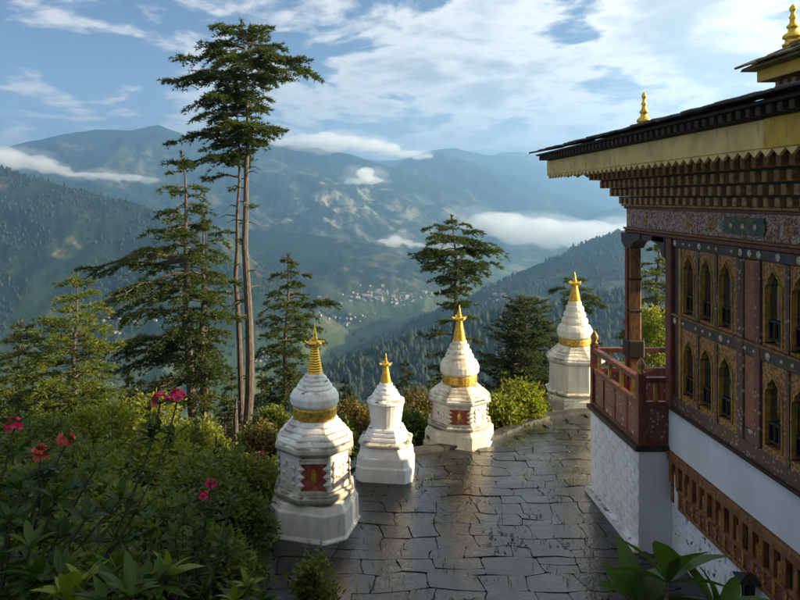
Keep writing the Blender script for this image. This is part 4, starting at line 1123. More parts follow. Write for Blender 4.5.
conifer('conifer_tree', 'broad rounded grey-green conifer between the two cream stupas', X(524, Y), Y, Z(298, Y), 0.16,
        [(0, 1.9), (0.4, 2.0), (0.66, 1.75), (0.84, 1.3), (0.94, 0.9), (1, 0.4)], [(0, 1.9), (0.4, 2.0), (0.66, 1.8), (0.84, 1.35), (0.94, 0.9), (1, 0.4)],
        Z(425, Y), 190, 'needles_grey', 'bark', (0, 0), 0.24, 0.24, 0.10, 0.35, 7)
Y = 42.0
conifer('pine_tree', 'thin spreading pine top seen behind the farthest stupa', X(574, Y), Y, Z(276, Y), 0.13,
        [(0, 0.6), (0.3, 0.5), (0.55, 1.8), (0.8, 1.9), (1, 0.5)], [(0, 0.7), (0.3, 0.6), (0.5, 1.8), (0.75, 1.6), (1, 0.4)],
        Z(330, Y), 34, 'needles_dark', 'bark', (0, 0), 0.32, 0.5, 0.12, 0.06, 8)
Y = 26.0
conifer('conifer_tree', 'dark conifer framed by the open loggia between the columns', X(659, Y), Y, Z(238, Y), 0.17,
        [(0, 1.6), (0.3, 1.4), (0.6, 1.3), (0.85, 0.9), (1, 0.2)], [(0, 1.6), (0.3, 1.4), (0.6, 1.2), (0.85, 0.9), (1, 0.2)],
        Z(400, Y), 74, 'needles_olive', 'bark', (0, 0), 0.28, 0.45, 0.22, 0.06, 9)
Y = 19.0
conifer('conifer_tree', 'bright green spruce with feathery tiers at the far left', X(78, Y), Y, Z(275, Y), 0.10,
        [(0, 2.3), (0.25, 2.2), (0.5, 1.9), (0.68, 1.75), (0.80, 1.0), (0.92, 0.7), (1, 0.1)], [(0, 1.8), (0.25, 1.6), (0.5, 1.35), (0.7, 1.0), (0.84, 0.8), (0.93, 0.5), (1, 0.1)],
        Z(470, Y), 116, 'needles_bright', 'bark_pale', (-0.05, 0), 0.24, 0.34, 0.10, 0.10, 10)
Y = 20.5
conifer('conifer_tree', 'smaller green spruce at the left picture edge behind feathery one', X(20, Y), Y, Z(318, Y), 0.09,
        [(0, 1.6), (0.5, 1.3), (0.85, 0.6), (1, 0.1)], [(0, 1.6), (0.5, 1.3), (0.85, 0.6), (1, 0.1)],
        Z(470, Y), 80, 'needles_olive', 'bark', (0, 0), 0.24, 0.36, 0.12, 0.10, 11)
# dead snag
Y = 21.0
sx = X(236, Y); sg = empty('dead_trunk', (sx, Y, ground_z(sx, Y) - 0.2)); tag(sg, 'thin dead orange-brown trunk just left of the tall bare trunks', 'tree')
q = MB(); hz = Z(398, Y) - sg.location.z
q.tube([(0, 0, 0), (0.03, 0, hz * 0.4), (-0.02, 0.02, hz * 0.8), (0.01, 0, hz)], [0.13, 0.10, 0.075, 0.02], 8)
for j in range(6):
    z_ = hz * (0.5 + 0.08 * j); a = j * 2.3; q.tube([(0, 0, z_), (0.18 * math.cos(a), 0.18 * math.sin(a), z_ + 0.05)], [0.02, 0.006], 4)
q.build('trunk', 'bark_pale', sg)

# small conifers behind the stupas: three mesh kinds copied about
def copy_tree(o, loc, rz, s, label, group):
    c = o.copy(); col.objects.link(c); c.location = loc; c.rotation_euler = (0, 0, rz); c.scale = (s, s, s); c['label'] = label; c['group'] = group
    for ch in o.children:
        d = ch.copy(); col.objects.link(d); d.parent = c
    return c
small = []
for i, mt in enumerate(['needles_olive', 'needles_dark', 'needles_bright']):
    small.append(conifer('young_conifer', 'young conifer in the thicket behind the stupas', 0, 34 + i, 5.0, 0.07, [(0, 1.15), (0.4, 0.8), (0.8, 0.35), (1, 0.05)], [(0, 1.15), (0.4, 0.8), (0.8, 0.35), (1, 0.05)],
        0.7, 60, mt, 'bark', (0, 0), 0.26, 0.34, 0.12, 0.18, 20 + i, group='young conifers in the thicket below the terrace', base=0.0))
def young_place(px, py, Yd):
    if Yd < 16: return 'among the sunlit bushes of the left thicket'
    if px < 240: return 'below the tall trees on the left slope'
    if px < 300: return 'left of the nearest stupa, behind the bushes'
    if px < 365: return 'between the nearest and the smallest stupa'
    if px < 445: return 'between the smallest stupa and the cream one with red panel'
    if px < 570: return 'between the two cream stupas'
    return 'beyond the balcony at the temple corner'
spots = [(405, 360, 26, 1), (376, 388, 24, 0), (388, 372, 30, 1), (352, 392, 25, 0), (432, 372, 28, 2), (420, 392, 24, 0), (440, 365, 31, 1), (345, 378, 31, 1), (330, 392, 28, 0), (318, 400, 32, 1), (270, 386, 27, 0), (262, 372, 33, 1),
         (300, 392, 24, 2), (486, 392, 26, 1), (500, 388, 30, 1), (560, 385, 33, 1), (612, 350, 27, 2), (640, 330, 29, 2), (652, 338, 25, 2), (668, 330, 30, 0), (618, 366, 25, 0), (596, 330, 36, 1), (155, 380, 27, 1), (128, 372, 30, 1), (108, 390, 25, 2), (225, 392, 28, 1), (178, 398, 24, 0), (232, 372, 34, 1), (60, 385, 27, 0), (20, 372, 30, 1), (-30, 360, 28, 1), (-60, 340, 26, 0), (690, 330, 30, 1), (720, 335, 28, 1), (470, 372, 34, 0), (548, 372, 36, 1), (150, 402, 15, 2), (112, 408, 14, 2), (196, 418, 14, 2), (62, 418, 13, 2), (216, 438, 12.6, 0), (132, 440, 12, 2), (84, 432, 12.4, 2), (172, 438, 12.6, 2), (30, 425, 12, 0), (238, 440, 14, 2)]
for i, (px, py, Yd, kd) in enumerate(spots):
    x_ = X(px, Yd); gz = ground_z(x_, Yd) - 0.2; s_ = max(0.35, (Z(py, Yd) - gz) / 5.0)
    lab = ('yellow-green ' if kd == 2 else 'olive ' if kd == 0 else 'dark green ') + 'young conifer ' + young_place(px, py, Yd)
    if i < 3:
        o = small[[1, 0, 2][i]]; 
    if i == 0: o = small[1]; o.location = (x_, Yd, gz); o.scale = (s_,) * 3
    elif i == 1: o = small[0]; o.location = (x_, Yd, gz); o.scale = (s_,) * 3
    elif i == 4: o = small[2]; o.location = (x_, Yd, gz); o.scale = (s_,) * 3
    else: o = copy_tree(small[kd], (x_, Yd, gz), i * 1.7, s_, lab, 'young conifers in the thicket below the terrace')
    if i in (0, 1, 4): o['label'] = lab

# broadleaf shrubs
def shrub(name, label, x, y, zt, rx, ry, mat, seed, n=2600, leaf=0.09, group=None, lobes=9, cat='shrub', zmin=None, base=None):
    r = np.random.default_rng(seed); zb = (ground_z(x, y) - 0.15) if base is None else base
    root = empty(name, (x, y, zb)); tag(root, label, cat, group)
    H = zt - zb; lv = Leaves(); st = MB()
    z0 = 0.15 if zmin is None else zmin
    for i in range(lobes):
        a = r.uniform(0, 6.28); q_ = math.sqrt(r.uniform(0, 1)); t = (i + r.uniform(0, 1)) / lobes
        cz = H * (z0 + (0.86 - z0) * t); sh = math.sqrt(max(0.05, 1 - (t * 0.92) ** 2.2))
        c = np.array([math.cos(a) * q_ * rx * 0.75 * sh, math.sin(a) * q_ * ry * 0.75 * sh, cz]); rad = min(rx, ry) * r.uniform(0.30, 0.55)
        st.tube([(0, 0, 0), (c[0] * 0.4, c[1] * 0.4, c[2] * 0.5), tuple(c)], [0.04, 0.025, 0.008], 5)
        # sub clumps of leaves on the lobe
        nc = 26
        cd_ = unit(r.normal(size=(nc, 3))); cd_[:, 2] = np.abs(cd_[:, 2]) * 0.9 - 0.15
        cc = c + cd_ * rad * r.uniform(0.55, 1.1, (nc, 1)) * np.array([1.15, 1.15, 0.75])
        m2 = max(4, n // (lobes * nc))
        P = np.repeat(cc, m2, 0) + r.normal(size=(nc * m2, 3)) * leaf * 0.9
        D = unit(np.repeat(cd_, m2, 0) + r.normal(size=(nc * m2, 3)) * 0.75 + np.array([0, 0, 0.15])); Nn = unit(r.normal(size=(nc * m2, 3)) * 0.6 + np.array([0, 0, 1.0])); Nn = unit(Nn - D * (Nn * D).sum(1, keepdims=True))
        lv.add(P, D, Nn, leaf * r.uniform(0.7, 1.35, nc * m2), leaf * 0.5 * r.uniform(0.8, 1.2, nc * m2))
    st.build('stem', 'twig', root)
    link('foliage', lv.mesh('foliage', mat), root)
    return root
sh_list = [ # px, top py, distance, rx, material, label
 (520, 385, 19.6, 0.75, 'leaf_yellow_sunlit', 'bright green young bush in the gap right of the cream stupa'),
 (500, 400, 18.9, 0.5, 'leaf_yellow_sunlit', 'low bright bush against the kerb right of the cream stupa'),
 (536, 392, 20.8, 0.6, 'leaf_yellow_sunlit', 'bright bush touching the farthest stupa on its left'),
 (350, 405, 19.0, 0.9, 'leaf_brown', 'olive brown bush between nearest and smallest stupa'),
 (330, 420, 17.5, 0.7, 'leaf_green', 'green bush behind the shoulder of the nearest stupa'),
 (418, 395, 19.5, 0.9, 'leaf_brown', 'olive bush between smallest stupa and cream stupa'),
 (408, 415, 18.2, 0.6, 'leaf_green', 'low green bush right behind the smallest stupa'),
 (275, 405, 18.5, 0.8, 'leaf_green', 'green bush left of the nearest stupa golden band'),
 (262, 430, 16.0, 0.7, 'leaf_brown', 'brownish bush at the foot of the bare trunks'),
 (252, 468, 14.2, 0.7, 'leaf_green', 'leafy bush touching the nearest stupa on its left'),
 (140, 398, 16.0, 1.3, 'leaf_yellow_sunlit', 'sunlit yellow-green bush below the long left boughs'),
 (95, 400, 15.0, 1.1, 'leaf_yellow_sunlit', 'yellow-green bush in front of the feathery spruce'),
 (190, 425, 14.5, 1.2, 'leaf_yellow_sunlit', 'yellow-green bush before the dark paired trunks'),
 (150, 432, 12.5, 1.0, 'leaf_yellow_sunlit', 'rounded light green bush in the middle of the left thicket'),
 (230, 450, 13.0, 0.9, 'leaf_green', 'green bush below the dead orange trunk'),
 (40, 410, 14.0, 1.2, 'leaf_green', 'dark green bush at the left picture edge'),
 (60, 440, 11.0, 1.0, 'leaf_green', 'deep green bush behind the coral rhododendron flowers'),
 (110, 462, 10.0, 1.0, 'leaf_green', 'green bush under the arching flower branch'),
 (185, 470, 11.0, 0.9, 'leaf_green', 'green bush left of the pink flower pair'),
 (222, 492, 10.6, 0.7, 'leaf_green', 'dark bush by the small white marker post'),
 (5, 460, 9.5, 1.2, 'leaf_green', 'shaded bush at the left edge below red flowers'),
 (150, 505, 9.0, 0.9, 'leaf_green', 'shaded bush above the large rhododendron leaves'),
 (205, 530, 8.6, 0.6, 'leaf_green', 'shaded low bush beside the paving'),
 (60, 515, 8.0, 1.0, 'leaf_green', 'shaded bush behind the lowest left leaf whorls'),
 (630, 362, 23.0, 0.9, 'leaf_yellow_sunlit', 'sunlit bush seen through the balcony railing'),
 (660, 300, 24.0, 1.3, 'leaf_yellow_sunlit', 'sunlit yellow-green bush in loggia opening below dark conifer'),
]
for i, (px, py, Yd, rx, mt, lab) in enumerate(sh_list):
    near = Yd < 13
    shrub('bush', lab, X(px, Yd), Yd, Z(py, Yd), rx, rx, mt, 40 + i, n=13000 if near else 9000, leaf=0.10 if near else 0.115, lobes=14, group='bushes of the thicket around the terrace')
# ground cover that closes the thicket floor
lv = Leaves(); r = np.random.default_rng(77); N = 60000
gx = r.uniform(-22, 16, N); gy = r.uniform(6.5, 40, N)
d_ = seg_dist(gx, gy, EDGE); keep = ~inside(gx, gy, TERR) & (d_ > 0.25); gx, gy = gx[keep], gy[keep]
gz = near_ground(gx, gy); cl_ = 0.5 + 0.5 * fbm(gx * 0.8, gy * 0.8, 3)
P = np.stack([gx, gy, gz + r.uniform(0, 0.9, len(gx)) * np.clip(cl_ * 1.3, 0.1, 1)], 1)
D = unit(r.normal(size=P.shape) * 0.8 + np.array([0, 0, 0.5])); Nn = unit(np.cross(D, r.normal(size=P.shape)))
lv.add(P, D, Nn, 0.20 * r.uniform(0.6, 1.4, len(P)), 0.09)
tag(link('undergrowth', lv.mesh('undergrowth', 'leaf_green')), 'low leafy undergrowth covering the slope around terrace', 'undergrowth', kind='stuff')

# ------------------------------------------------------------------ rhododendrons with big leaves
def leaf_mesh(name, mat, L=1.0, W=0.30):
    """elongated folded leaf along +x, gently drooping, midrib crease"""
    q = MB(); st = [(0.0, 0.10), (0.18, 0.62), (0.42, 1.0), (0.66, 0.90), (0.86, 0.50), (1.0, 0.02)]
    vs = []
    for t, w_ in st:
        zc = 0.10 * math.sin(t * 2.2) - 0.16 * t * t
        vs += [(L * t, -W * w_ / 2, zc + 0.10 * W * w_), (L * t, 0, zc - 0.07 * W * w_), (L * t, W * w_ / 2, zc + 0.10 * W * w_)]
    fs = []
    for i in range(len(st) - 1):
        for j in range(2): a = i * 3 + j; fs.append((a, a + 1, a + 4, a + 3))
    q.add(vs, fs); me = bpy.data.meshes.new(name); me.from_pydata(q.v, [], q.f); me.materials.append(MATS[mat])
    me.polygons.foreach_set('use_smooth', [True] * len(me.polygons)); me.update(); return me
LM = {k_: leaf_mesh('leaf', k_) for k_ in ('leaf_glossy', 'leaf_glossy_light')}
def whorl(parent, org, p, axis_, n, L, mat, r, elev=0.35):
    """a ring of leaves at the end of a shoot, each leaf an object"""
    q0 = Vector((0, 0, 1)).rotation_difference(axis_)
    for i in range(n):
        az = 6.283 * i / n + r.uniform(-0.25, 0.25); el = elev + r.uniform(-0.3, 0.3) + (0.45 if i % 3 == 0 else 0)
        rot = q0.to_matrix() @ Matrix.Rotation(az, 3, 'Z') @ Matrix.Rotation(-el, 3, 'Y') @ Matrix.Rotation(r.uniform(-0.35, 0.35), 3, 'X')
        s_ = L * r.uniform(0.75, 1.15)
        o = link('leaf', LM[mat], parent, loc=Vector(p) - Vector(org), rot=rot.to_euler(), scale=(s_, s_ * r.uniform(0.9, 1.15), s_))
def truss(parent, org, p, R_, mat, seed):
    """rounded head of small ruffled flowers"""
    r = np.random.default_rng(seed); lv = Leaves()
    dirs = unit(r.normal(size=(26, 3))); dirs[:, 2] = np.abs(dirs[:, 2]) * 1.0 - 0.25; dirs = unit(dirs)
    for d in dirs:
        c = d * R_ * r.uniform(0.55, 0.95)
        u = unit(np.cross(d, r.normal(size=3))); v = np.cross(d, u)
        a = np.arange(5) * 1.2566 + r.uniform(0, 1)
        Dd = unit(np.cos(a)[:, None] * u + np.sin(a)[:, None] * v + 0.55 * d); Nn = unit(d - Dd * (Dd * d).sum(1, keepdims=True))
        lv.add(np.repeat(c[None], 5, 0), Dd, Nn, R_ * 0.52, R_ * 0.46)
    link('flower_cluster', lv.mesh('flower_cluster', mat), parent, loc=Vector(p) - Vector(org))
def rhododendron(label, base, shoots, seed, cat='shrub', L=0.19):
    """shoots: (tip point, bend point or None, kind, leaf count, flower material or None)"""
    r = random.Random(seed)
    bz = ground_z(base[0], base[1]) - 0.1; org = Vector((base[0], base[1], bz))
    root = empty('rhododendron', org); tag(root, label, cat, 'rhododendrons in the foreground')
    side_whorls = []
    for tip, bend, kind, n, fl in shoots:
        tip = Vector(tip); st = MB()
        b = Vector(bend) if bend is not None else (org + tip) / 2 + Vector((r.uniform(-0.1, 0.1), r.uniform(-0.1, 0.1), 0.12))
        pts = []
        for i in range(9):
            t = i / 8; p = org * (1 - t) ** 2 + b * 2 * t * (1 - t) + tip * t * t; pts.append(p - org)
        wv = Vector((r.uniform(-1, 1), r.uniform(-1, 1), 0)) * 0.05
        pts = [p + wv * math.sin(i * 0.9 + seed) for i, p in enumerate(pts)]; pts[0] = Vector((0, 0, 0)); pts[-1] = tip - org
        st.tube(pts, [0.013 * (1 - 0.7 * i / 8) + 0.003 for i in range(9)], 6)
        st.build('stem', 'twig', root)
        ax = (pts[-1] - pts[-2]).normalized() * 0.5 + Vector((0, 0, 0.7))
        whorl(root, org, tip, ax.normalized(), n, L * r.uniform(0.9, 1.1), kind, r)
        for i_ in (4, 5, 6, 7, 7):
            if (tip - org).length > 0.6: side_whorls.append((pts[i_] + org + Vector((r.uniform(-0.08, 0.08), r.uniform(-0.08, 0.08), r.uniform(0.0, 0.06)))))
        if fl: truss(root, org, tip + Vector((0, 0, 0.03)), 0.060, fl, seed * 7 + len(root.children))
    if side_whorls:      # the many leaves further down the shoots, one part
        g_ = np.random.default_rng(seed); lv = Leaves()
        for p in side_whorls:
            n_ = 9; a_ = g_.uniform(0, 6.28, n_); e_ = g_.uniform(-0.2, 0.8, n_)
            D = np.stack([np.cos(a_) * np.cos(e_), np.sin(a_) * np.cos(e_), np.sin(e_)], 1); Nn = unit(np.array([0, 0, 1.0]) - D * D[:, 2:3])
            lv.add(np.repeat(np.array([(p - org)[:]]), n_, 0), D, Nn, L * g_.uniform(0.7, 1.1, n_), L * 0.3)
        link('foliage', lv.mesh('foliage', 'leaf_glossy'), root)
    return root
# bottom right plant, close to the camera
Yc = 2.25
rhododendron('dark green rhododendron whorl close up at the bottom right', (X(668, Yc), Yc - 0.05), [
    (at(668, 583, Yc), None, 'leaf_glossy', 8, None), (at(640, 612, Yc + 0.1), None, 'leaf_glossy', 7, None), (at(716, 612, Yc - 0.05), None, 'leaf_glossy', 6, None)], 5, L=0.225)
# bottom left whorls
g1 = []
for px, py, Yd, kd in [(82, 588, 4.0, 'leaf_glossy_light'), (70, 604, 3.9, 'leaf_glossy_light'), (118, 572, 4.3, 'leaf_glossy'), (165, 578, 4.2, 'leaf_glossy_light'), (130, 598, 3.8, 'leaf_glossy'), (40, 580, 4.2, 'leaf_glossy')]:
    g1.append((at(px, py, Yd), None, kd, 8, None))
rhododendron('rhododendron with pale whorled leaves along the bottom left', (X(100, 4.0), 3.7), g1, 6, L=0.235)
g1 = []
for px, py, Yd, kd in [(248, 588, 6.6, 'leaf_glossy_light'), (262, 600, 6.5, 'leaf_glossy'), (235, 602, 6.4, 'leaf_glossy_light')]:
    g1.append((at(px, py, Yd), None, kd, 8, None))
rhododendron('small rhododendron with narrow leaves at the paving corner, bottom', (X(248, 6.6), 6.4), g1, 8, L=0.2)
# arching flowering branch
b0 = (X(-5, 5.2), 5.0)
rhododendron('tall rhododendron with red flowers on a long arching branch', b0, [
    (at(177, 402, 5.2), at(150, 545, 5.2), 'leaf_glossy', 6, 'petal_red'), (at(160, 405, 5.25), at(148, 548, 5.2), 'leaf_glossy', 5, 'petal_red'),
    (at(14, 430, 5.0), None, 'leaf_glossy', 8, 'petal_red'), (at(66, 445, 5.0), None, 'leaf_glossy', 8, 'petal_coral'), (at(40, 458, 4.9), None, 'leaf_glossy', 8, 'petal_coral'),
    (at(-20, 470, 4.8), None, 'leaf_glossy', 8, None), (at(20, 490, 4.7), None, 'leaf_glossy', 8, None), (at(95, 470, 5.3), None, 'leaf_glossy', 8, None), (at(55, 500, 4.8), None, 'leaf_glossy', 8, None), (at(10, 520, 4.5), None, 'leaf_glossy', 8, None), (at(85, 520, 4.8), None, 'leaf_glossy', 8, None), (at(120, 500, 5.2), None, 'leaf_glossy', 8, None), (at(30, 548, 4.4), None, 'leaf_glossy', 8, None)], 9, L=0.16)
rhododendron('rhododendron with a pair of pink-red flower heads in left thicket', (X(190, 7.6), 7.4), [
    (at(211, 487, 7.6), None, 'leaf_glossy', 8, 'petal_red'), (at(204, 500, 7.5), None, 'leaf_glossy', 8, 'petal_red'), (at(185, 508, 7.4), None, 'leaf_glossy', 8, None), (at(165, 498, 7.6), None, 'leaf_glossy', 8, None), (at(228, 505, 7.7), None, 'leaf_glossy', 8, None),
    (at(145, 520, 7.2), None, 'leaf_glossy', 8, None), (at(205, 525, 7.3), None, 'leaf_glossy', 8, None), (at(175, 538, 7.0), None, 'leaf_glossy', 8, None), (at(125, 545, 6.8), None, 'leaf_glossy', 8, None), (at(222, 545, 7.2), None, 'leaf_glossy', 8, None)], 10, L=0.16)
rhododendron('rhododendron with small red blooms beside the bare trunks', (X(262, 13.5), 13.6), [
    (at(262, 456, 13.5), None, 'leaf_glossy', 8, 'petal_red'), (at(254, 459, 13.6), None, 'leaf_glossy', 8, 'petal_red'), (at(223, 470, 13.4), None, 'leaf_glossy', 8, 'petal_red'), (at(245, 480, 13.2), None, 'leaf_glossy', 8, None)], 12, L=0.15)
# small white marker by the thicket, dark shrub on the paving
q = MB(); c = at(247, 520, 11.2)
mk = empty('marker_stone', (c.x, c.y, -0.15)); tag(mk, 'small whitewashed marker stone half hidden by bushes at left', 'stone')
q.rings([[(-0.13, -0.1, 0), (0.13, -0.1, 0), (0.13, 0.1, 0), (-0.13, 0.1, 0)], [(-0.12, -0.09, 0.75), (0.12, -0.09, 0.75), (0.12, 0.09, 0.75), (-0.12, 0.09, 0.75)], [(-0.06, -0.05, 0.95), (0.06, -0.05, 0.95), (0.06, 0.05, 0.95), (-0.06, 0.05, 0.95)]])
o = q.build('shaft', 'whitewash', mk); bevel_obj(o, 0.03)
q = MB(); q.box(-0.2, 0.2, -0.17, 0.17, -0.02, 0.10); o = q.build('foot', 'whitewash', mk); bevel_obj(o, 0.02)
shrub('bush', 'small dark shrub in front of the nearest stupa, on paving', X(312, 10.0), 10.0, Z(560, 10.0), 0.28, 0.28, 'leaf_green', 91, n=1500, leaf=0.09, lobes=6, group='bushes of the thicket around the terrace', base=-0.05)

# ------------------------------------------------------------------ far things: forest, town
def ter(x, y): return far_ground(np.asarray(x, float), np.asarray(y, float))
r = np.random.default_rng(21); N = 40000
yy = np.exp(r.uniform(np.log(420), np.log(2700), N)); xx = r.uniform(-0.72, 0.75, N) * yy
zz = ter(xx, yy); dens = fbm(xx / 160, yy / 160, 4) + 0.12 * (zz > -380) + 0.25 * (yy < 1300) * (xx > -200)
keep = (dens > 0.02) & (zz > -470) & (zz < 150); xx, yy, zz = xx[keep], yy[keep], zz[keep]
hh = r.uniform(6, 17, len(xx)); rw = hh * r.uniform(0.22, 0.42, len(xx))
nn = 4; a = np.arange(nn) * 2 * np.pi / nn
rng_ = r.uniform(0, 6.28, (len(xx), 1)); jr = r.uniform(0.7, 1.25, (len(xx), nn))
def ringv(fr, fz): return np.stack([xx[:, None] + rw[:, None] * fr * jr * np.cos(a + rng_), yy[:, None] + rw[:, None] * fr * jr * np.sin(a + rng_), np.repeat((zz + hh * fz)[:, None], nn, 1)], 2)
Vt = np.concatenate([ringv(0.55, -0.1), ringv(1.0, 0.22), ringv(0.62, 0.62), np.stack([xx, yy, zz + hh], 1)[:, None, :]], 1)
nv = Vt.shape[1]; T_ = []
for rg in range(2):
    for j in range(nn):
        p0, p1, p2, p3 = rg * nn + j, rg * nn + (j + 1) % nn, (rg + 1) * nn + (j + 1) % nn, (rg + 1) * nn + j
        T_ += [(p0, p1, p2), (p0, p2, p3)]
for j in range(nn): T_.append((2 * nn + j, 2 * nn + (j + 1) % nn, 3 * nn))
T_ = np.array(T_); F_ = (T_[None] + (np.arange(len(xx)) * nv)[:, None, None]).reshape(-1, 3)
tag(link('far_forest', np_mesh('far_forest', Vt.reshape(-1, 3), F_, 'far_forest')), 'dark forest covering the valley hillsides', 'forest', kind='stuff')
print('forest trees', len(xx))
# town in the valley
def house_me(w_, d, h, rh):
    q = MB(); q.add([(-w_, -d, -3), (w_, -d, -3), (w_, d, -3), (-w_, d, -3), (-w_, -d, h), (w_, -d, h), (w_, d, h), (-w_, d, h)], [(0, 1, 5, 4), (1, 2, 6, 5), (2, 3, 7, 6), (3, 0, 4, 7)])
    e = 1.12
    q.add([(-w_ * e, -d * e, h), (w_ * e, -d * e, h), (w_ * e, d * e, h), (-w_ * e, d * e, h), (-w_ * e, 0, h + rh), (w_ * e, 0, h + rh)], [(0, 1, 5, 4), (2, 3, 4, 5), (1, 2, 5), (3, 0, 4), (3, 2, 1, 0)], 1)
    return q.mesh('house', ['house_wall', 'house_roof'])
hm = [house_me(7, 5, 7, 3), house_me(5, 4.5, 6, 2.5), house_me(10, 6, 8, 3)]
r = random.Random(8)
def near_ray(px, py):
    """where the sight line through a photo pixel meets the valley"""
    Yv = np.linspace(1200, 5200, 500); P = (px - VX) / F * Yv; zr = CAM_H - (py - VY) / F * Yv
    b = np.nonzero(ter(P, Yv) > zr)[0]
    return (P[b[0]], Yv[b[0]]) if len(b) else None
towns = [((385, 297), (48, 9), 95, 'pale houses of the town on the valley floor', 'houses of the town in the valley'),
         ((345, 318), (25, 8), 18, 'pale houses scattered in the fields below the town', 'houses below the town'),
         ((500, 300), (14, 5), 14, 'pale houses on the right-hand valley slope', 'houses on the right valley slope'),
         ((120, 322), (42, 9), 26, 'pale houses strung along the left valley fields', 'houses in the left valley fields'),
         ((268, 362), (10, 6), 8, 'pale houses low in the valley between the tree trunks', 'houses low in the valley')]
for (cx, cy), (sx_, sy_), n, lab, grp in towns:
    for i in range(n):
        px = cx + r.gauss(0, 0.5) * sx_; py = cy + r.gauss(0, 0.5) * sy_ - (px - cx) * 0.06
        hit = near_ray(px, py)
        if hit is None: continue
        x_, y_ = hit; z_ = float(ter(np.array([x_]), np.array([y_]))[0])
        s_ = 0.78 * r.uniform(0.7, 1.25) * (y_ / 3200 if y_ < 3200 else 1)
        o = link('house', r.choice(hm), None, loc=(x_, y_, z_), rot=(0, 0, r.uniform(-0.6, 0.6)), scale=(s_,) * 3); tag(o, lab.replace('houses', 'house', 1), 'house', grp)

# ------------------------------------------------------------------ low clouds lying against the mountains
def cloud_mat(name, dens):
    m = bpy.data.materials.new(name); m.use_nodes = True; t = NT(m.node_tree)
    for n in list(t.n):
        if n.type != 'OUTPUT_MATERIAL': t.n.remove(n)
    pv = t.new('ShaderNodeVolumePrincipled'); pv.inputs['Color'].default_value = (0.998, 0.998, 0.998, 1)
    pv.inputs['Density'].default_value = dens; pv.inputs['Anisotropy'].default_value = 0.2
    t.l.new(pv.outputs[0], t.n['Material Output'].inputs['Volume']); MATS[name] = m
def cloud(label, puffs, dens, seed):
    """puffs: (px, py, distance, radius in px, flatness); a lumpy closed body inside a thinner, wider mist"""
    def shell(name, parent, grow, dn, count, rough):
        r = random.Random(seed + (100 if parent else 0)); mn = '%s_%d' % (name, seed); cloud_mat(mn, dn)
        bm = bmesh.new()
        for px, py, Yd, rp, fl in puffs:
            c = at(px, py, Yd); R_ = rp * Yd / F * grow
            for j in range(count):
                d = Vector((r.uniform(-1, 1) * (1.5 if parent else 1), r.uniform(-1, 1) * 1.2, r.uniform(-0.5, 0.9) * fl)); rr_ = R_ * r.uniform(0.30, 0.72)
                mt = Matrix.Translation(c + d * R_ * 0.8) @ Matrix.Diagonal((rr_ * r.uniform(0.9, 1.5), rr_ * 1.1, rr_ * fl * r.uniform(0.7, 1.1), 1))
                bmesh.ops.create_icosphere(bm, subdivisions=2, radius=1.0, matrix=mt)
        me = bpy.data.meshes.new(name); bm.to_mesh(me); bm.free(); me.materials.append(MATS[mn])
        o = link(name, me, parent)
        vs = max(abs(puffs[0][3]) * puffs[0][2] / F * 0.10, 4)
        rm = o.modifiers.new('merge', 'REMESH'); rm.mode = 'VOXEL'; rm.voxel_size = vs
        for sc_, st in ((vs * 7, vs * 3.2 * rough), (vs * 2.6, vs * 1.8 * rough)):
            tx = bpy.data.textures.new('cloud_noise', 'CLOUDS'); tx.noise_scale = sc_; tx.noise_depth = 4
            dm = o.modifiers.new('billow', 'DISPLACE'); dm.texture = tx; dm.texture_coords = 'GLOBAL'; dm.strength = st; dm.mid_level = 0.45
        return o
    o = shell('low_cloud', None, 0.86, dens, 8, 1.0); tag(o, label, 'cloud', 'low clouds on the mountains')
    shell('mist', o, 1.25, dens * 0.16, 6, 1.6)
    return o
CL = True
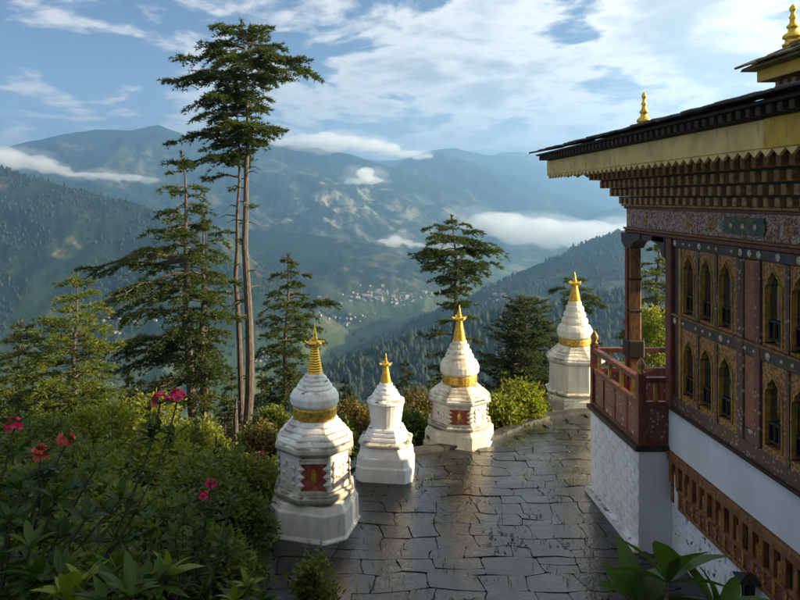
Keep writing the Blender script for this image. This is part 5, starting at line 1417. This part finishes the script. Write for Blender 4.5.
if CL:
    cloud('white cloud strip lying along the left mountain below its crest', [(px, py + 2, 5200, rp, fl) for px, py, rp, fl in [(-30, 156, 24, 0.5), (-5, 158, 24, 0.5), (15, 160, 22, 0.5), (35, 163, 18, 0.45), (55, 169, 16, 0.35), (75, 172, 15, 0.32), (95, 174, 15, 0.3), (115, 176, 14, 0.3), (135, 177, 13, 0.3), (150, 178, 10, 0.3)]], 0.0045, 1)
    cloud('bright cloud bank resting on the ridge left of the cone peak', [(px, py, 6100, rp, fl) for px, py, rp, fl in [(262, 142, 10, 0.35), (285, 143, 14, 0.4), (305, 143, 18, 0.5), (325, 142, 20, 0.55), (345, 145, 20, 0.5), (365, 148, 19, 0.45), (385, 151, 18, 0.4), (405, 154, 15, 0.35), (422, 157, 10, 0.3)]], 0.0055, 2)
    cloud('small white puff above the pale sunlit spur', [(354, 182, 4700, 10, 0.45), (363, 176, 4700, 11, 0.7), (373, 181, 4700, 10, 0.5)], 0.010, 3)
    cloud('long bright fog bank filling the valley behind the pine top', [(px, py - 1, 5300, rp * 1.22, fl) for px, py, rp, fl in [(478, 226, 14, 0.6), (600, 240, 24, 0.5), (585, 240, 24, 0.5), (630, 241, 24, 0.5), (545, 238, 24, 0.45), (495, 229, 20, 0.6), (515, 231, 24, 0.55), (535, 233, 25, 0.55), (555, 235, 25, 0.55), (575, 236, 25, 0.5), (595, 237, 25, 0.5), (615, 238, 24, 0.5), (640, 240, 23, 0.5), (665, 242, 20, 0.5), (690, 245, 18, 0.5)]], 0.0042, 4)
    cloud('small fog patch at the foot of the pale spur, left of the pine', [(388, 243, 4450, 9, 0.45), (402, 242, 4500, 12, 0.55), (415, 246, 4500, 9, 0.45)], 0.008, 5)
# ------------------------------------------------------------------ haze
def build_haze(density):
    m = bpy.data.materials.new('haze'); m.use_nodes = True; t = NT(m.node_tree)
    for n in list(t.n):
        if n.type != 'OUTPUT_MATERIAL': t.n.remove(n)
    pv = t.new('ShaderNodeVolumePrincipled')
    pv.inputs['Color'].default_value = (0.41, 0.70, 1.0, 1)
    pv.inputs['Density'].default_value = density
    pv.inputs['Anisotropy'].default_value = 0.72
    t.l.new(pv.outputs[0], t.n['Material Output'].inputs['Volume'])
    MATS['haze'] = m
    b = MB(); ext = float(np.abs(TX).max()) + 500
    b.box(-ext, ext, -3000, float(TY.max()) + 500, float(TZ.min()) - 1.0, float(TZ.max()) + 25)
    tag(b.build('haze', 'haze'), kind='stuff')
build_haze(1.5e-4)
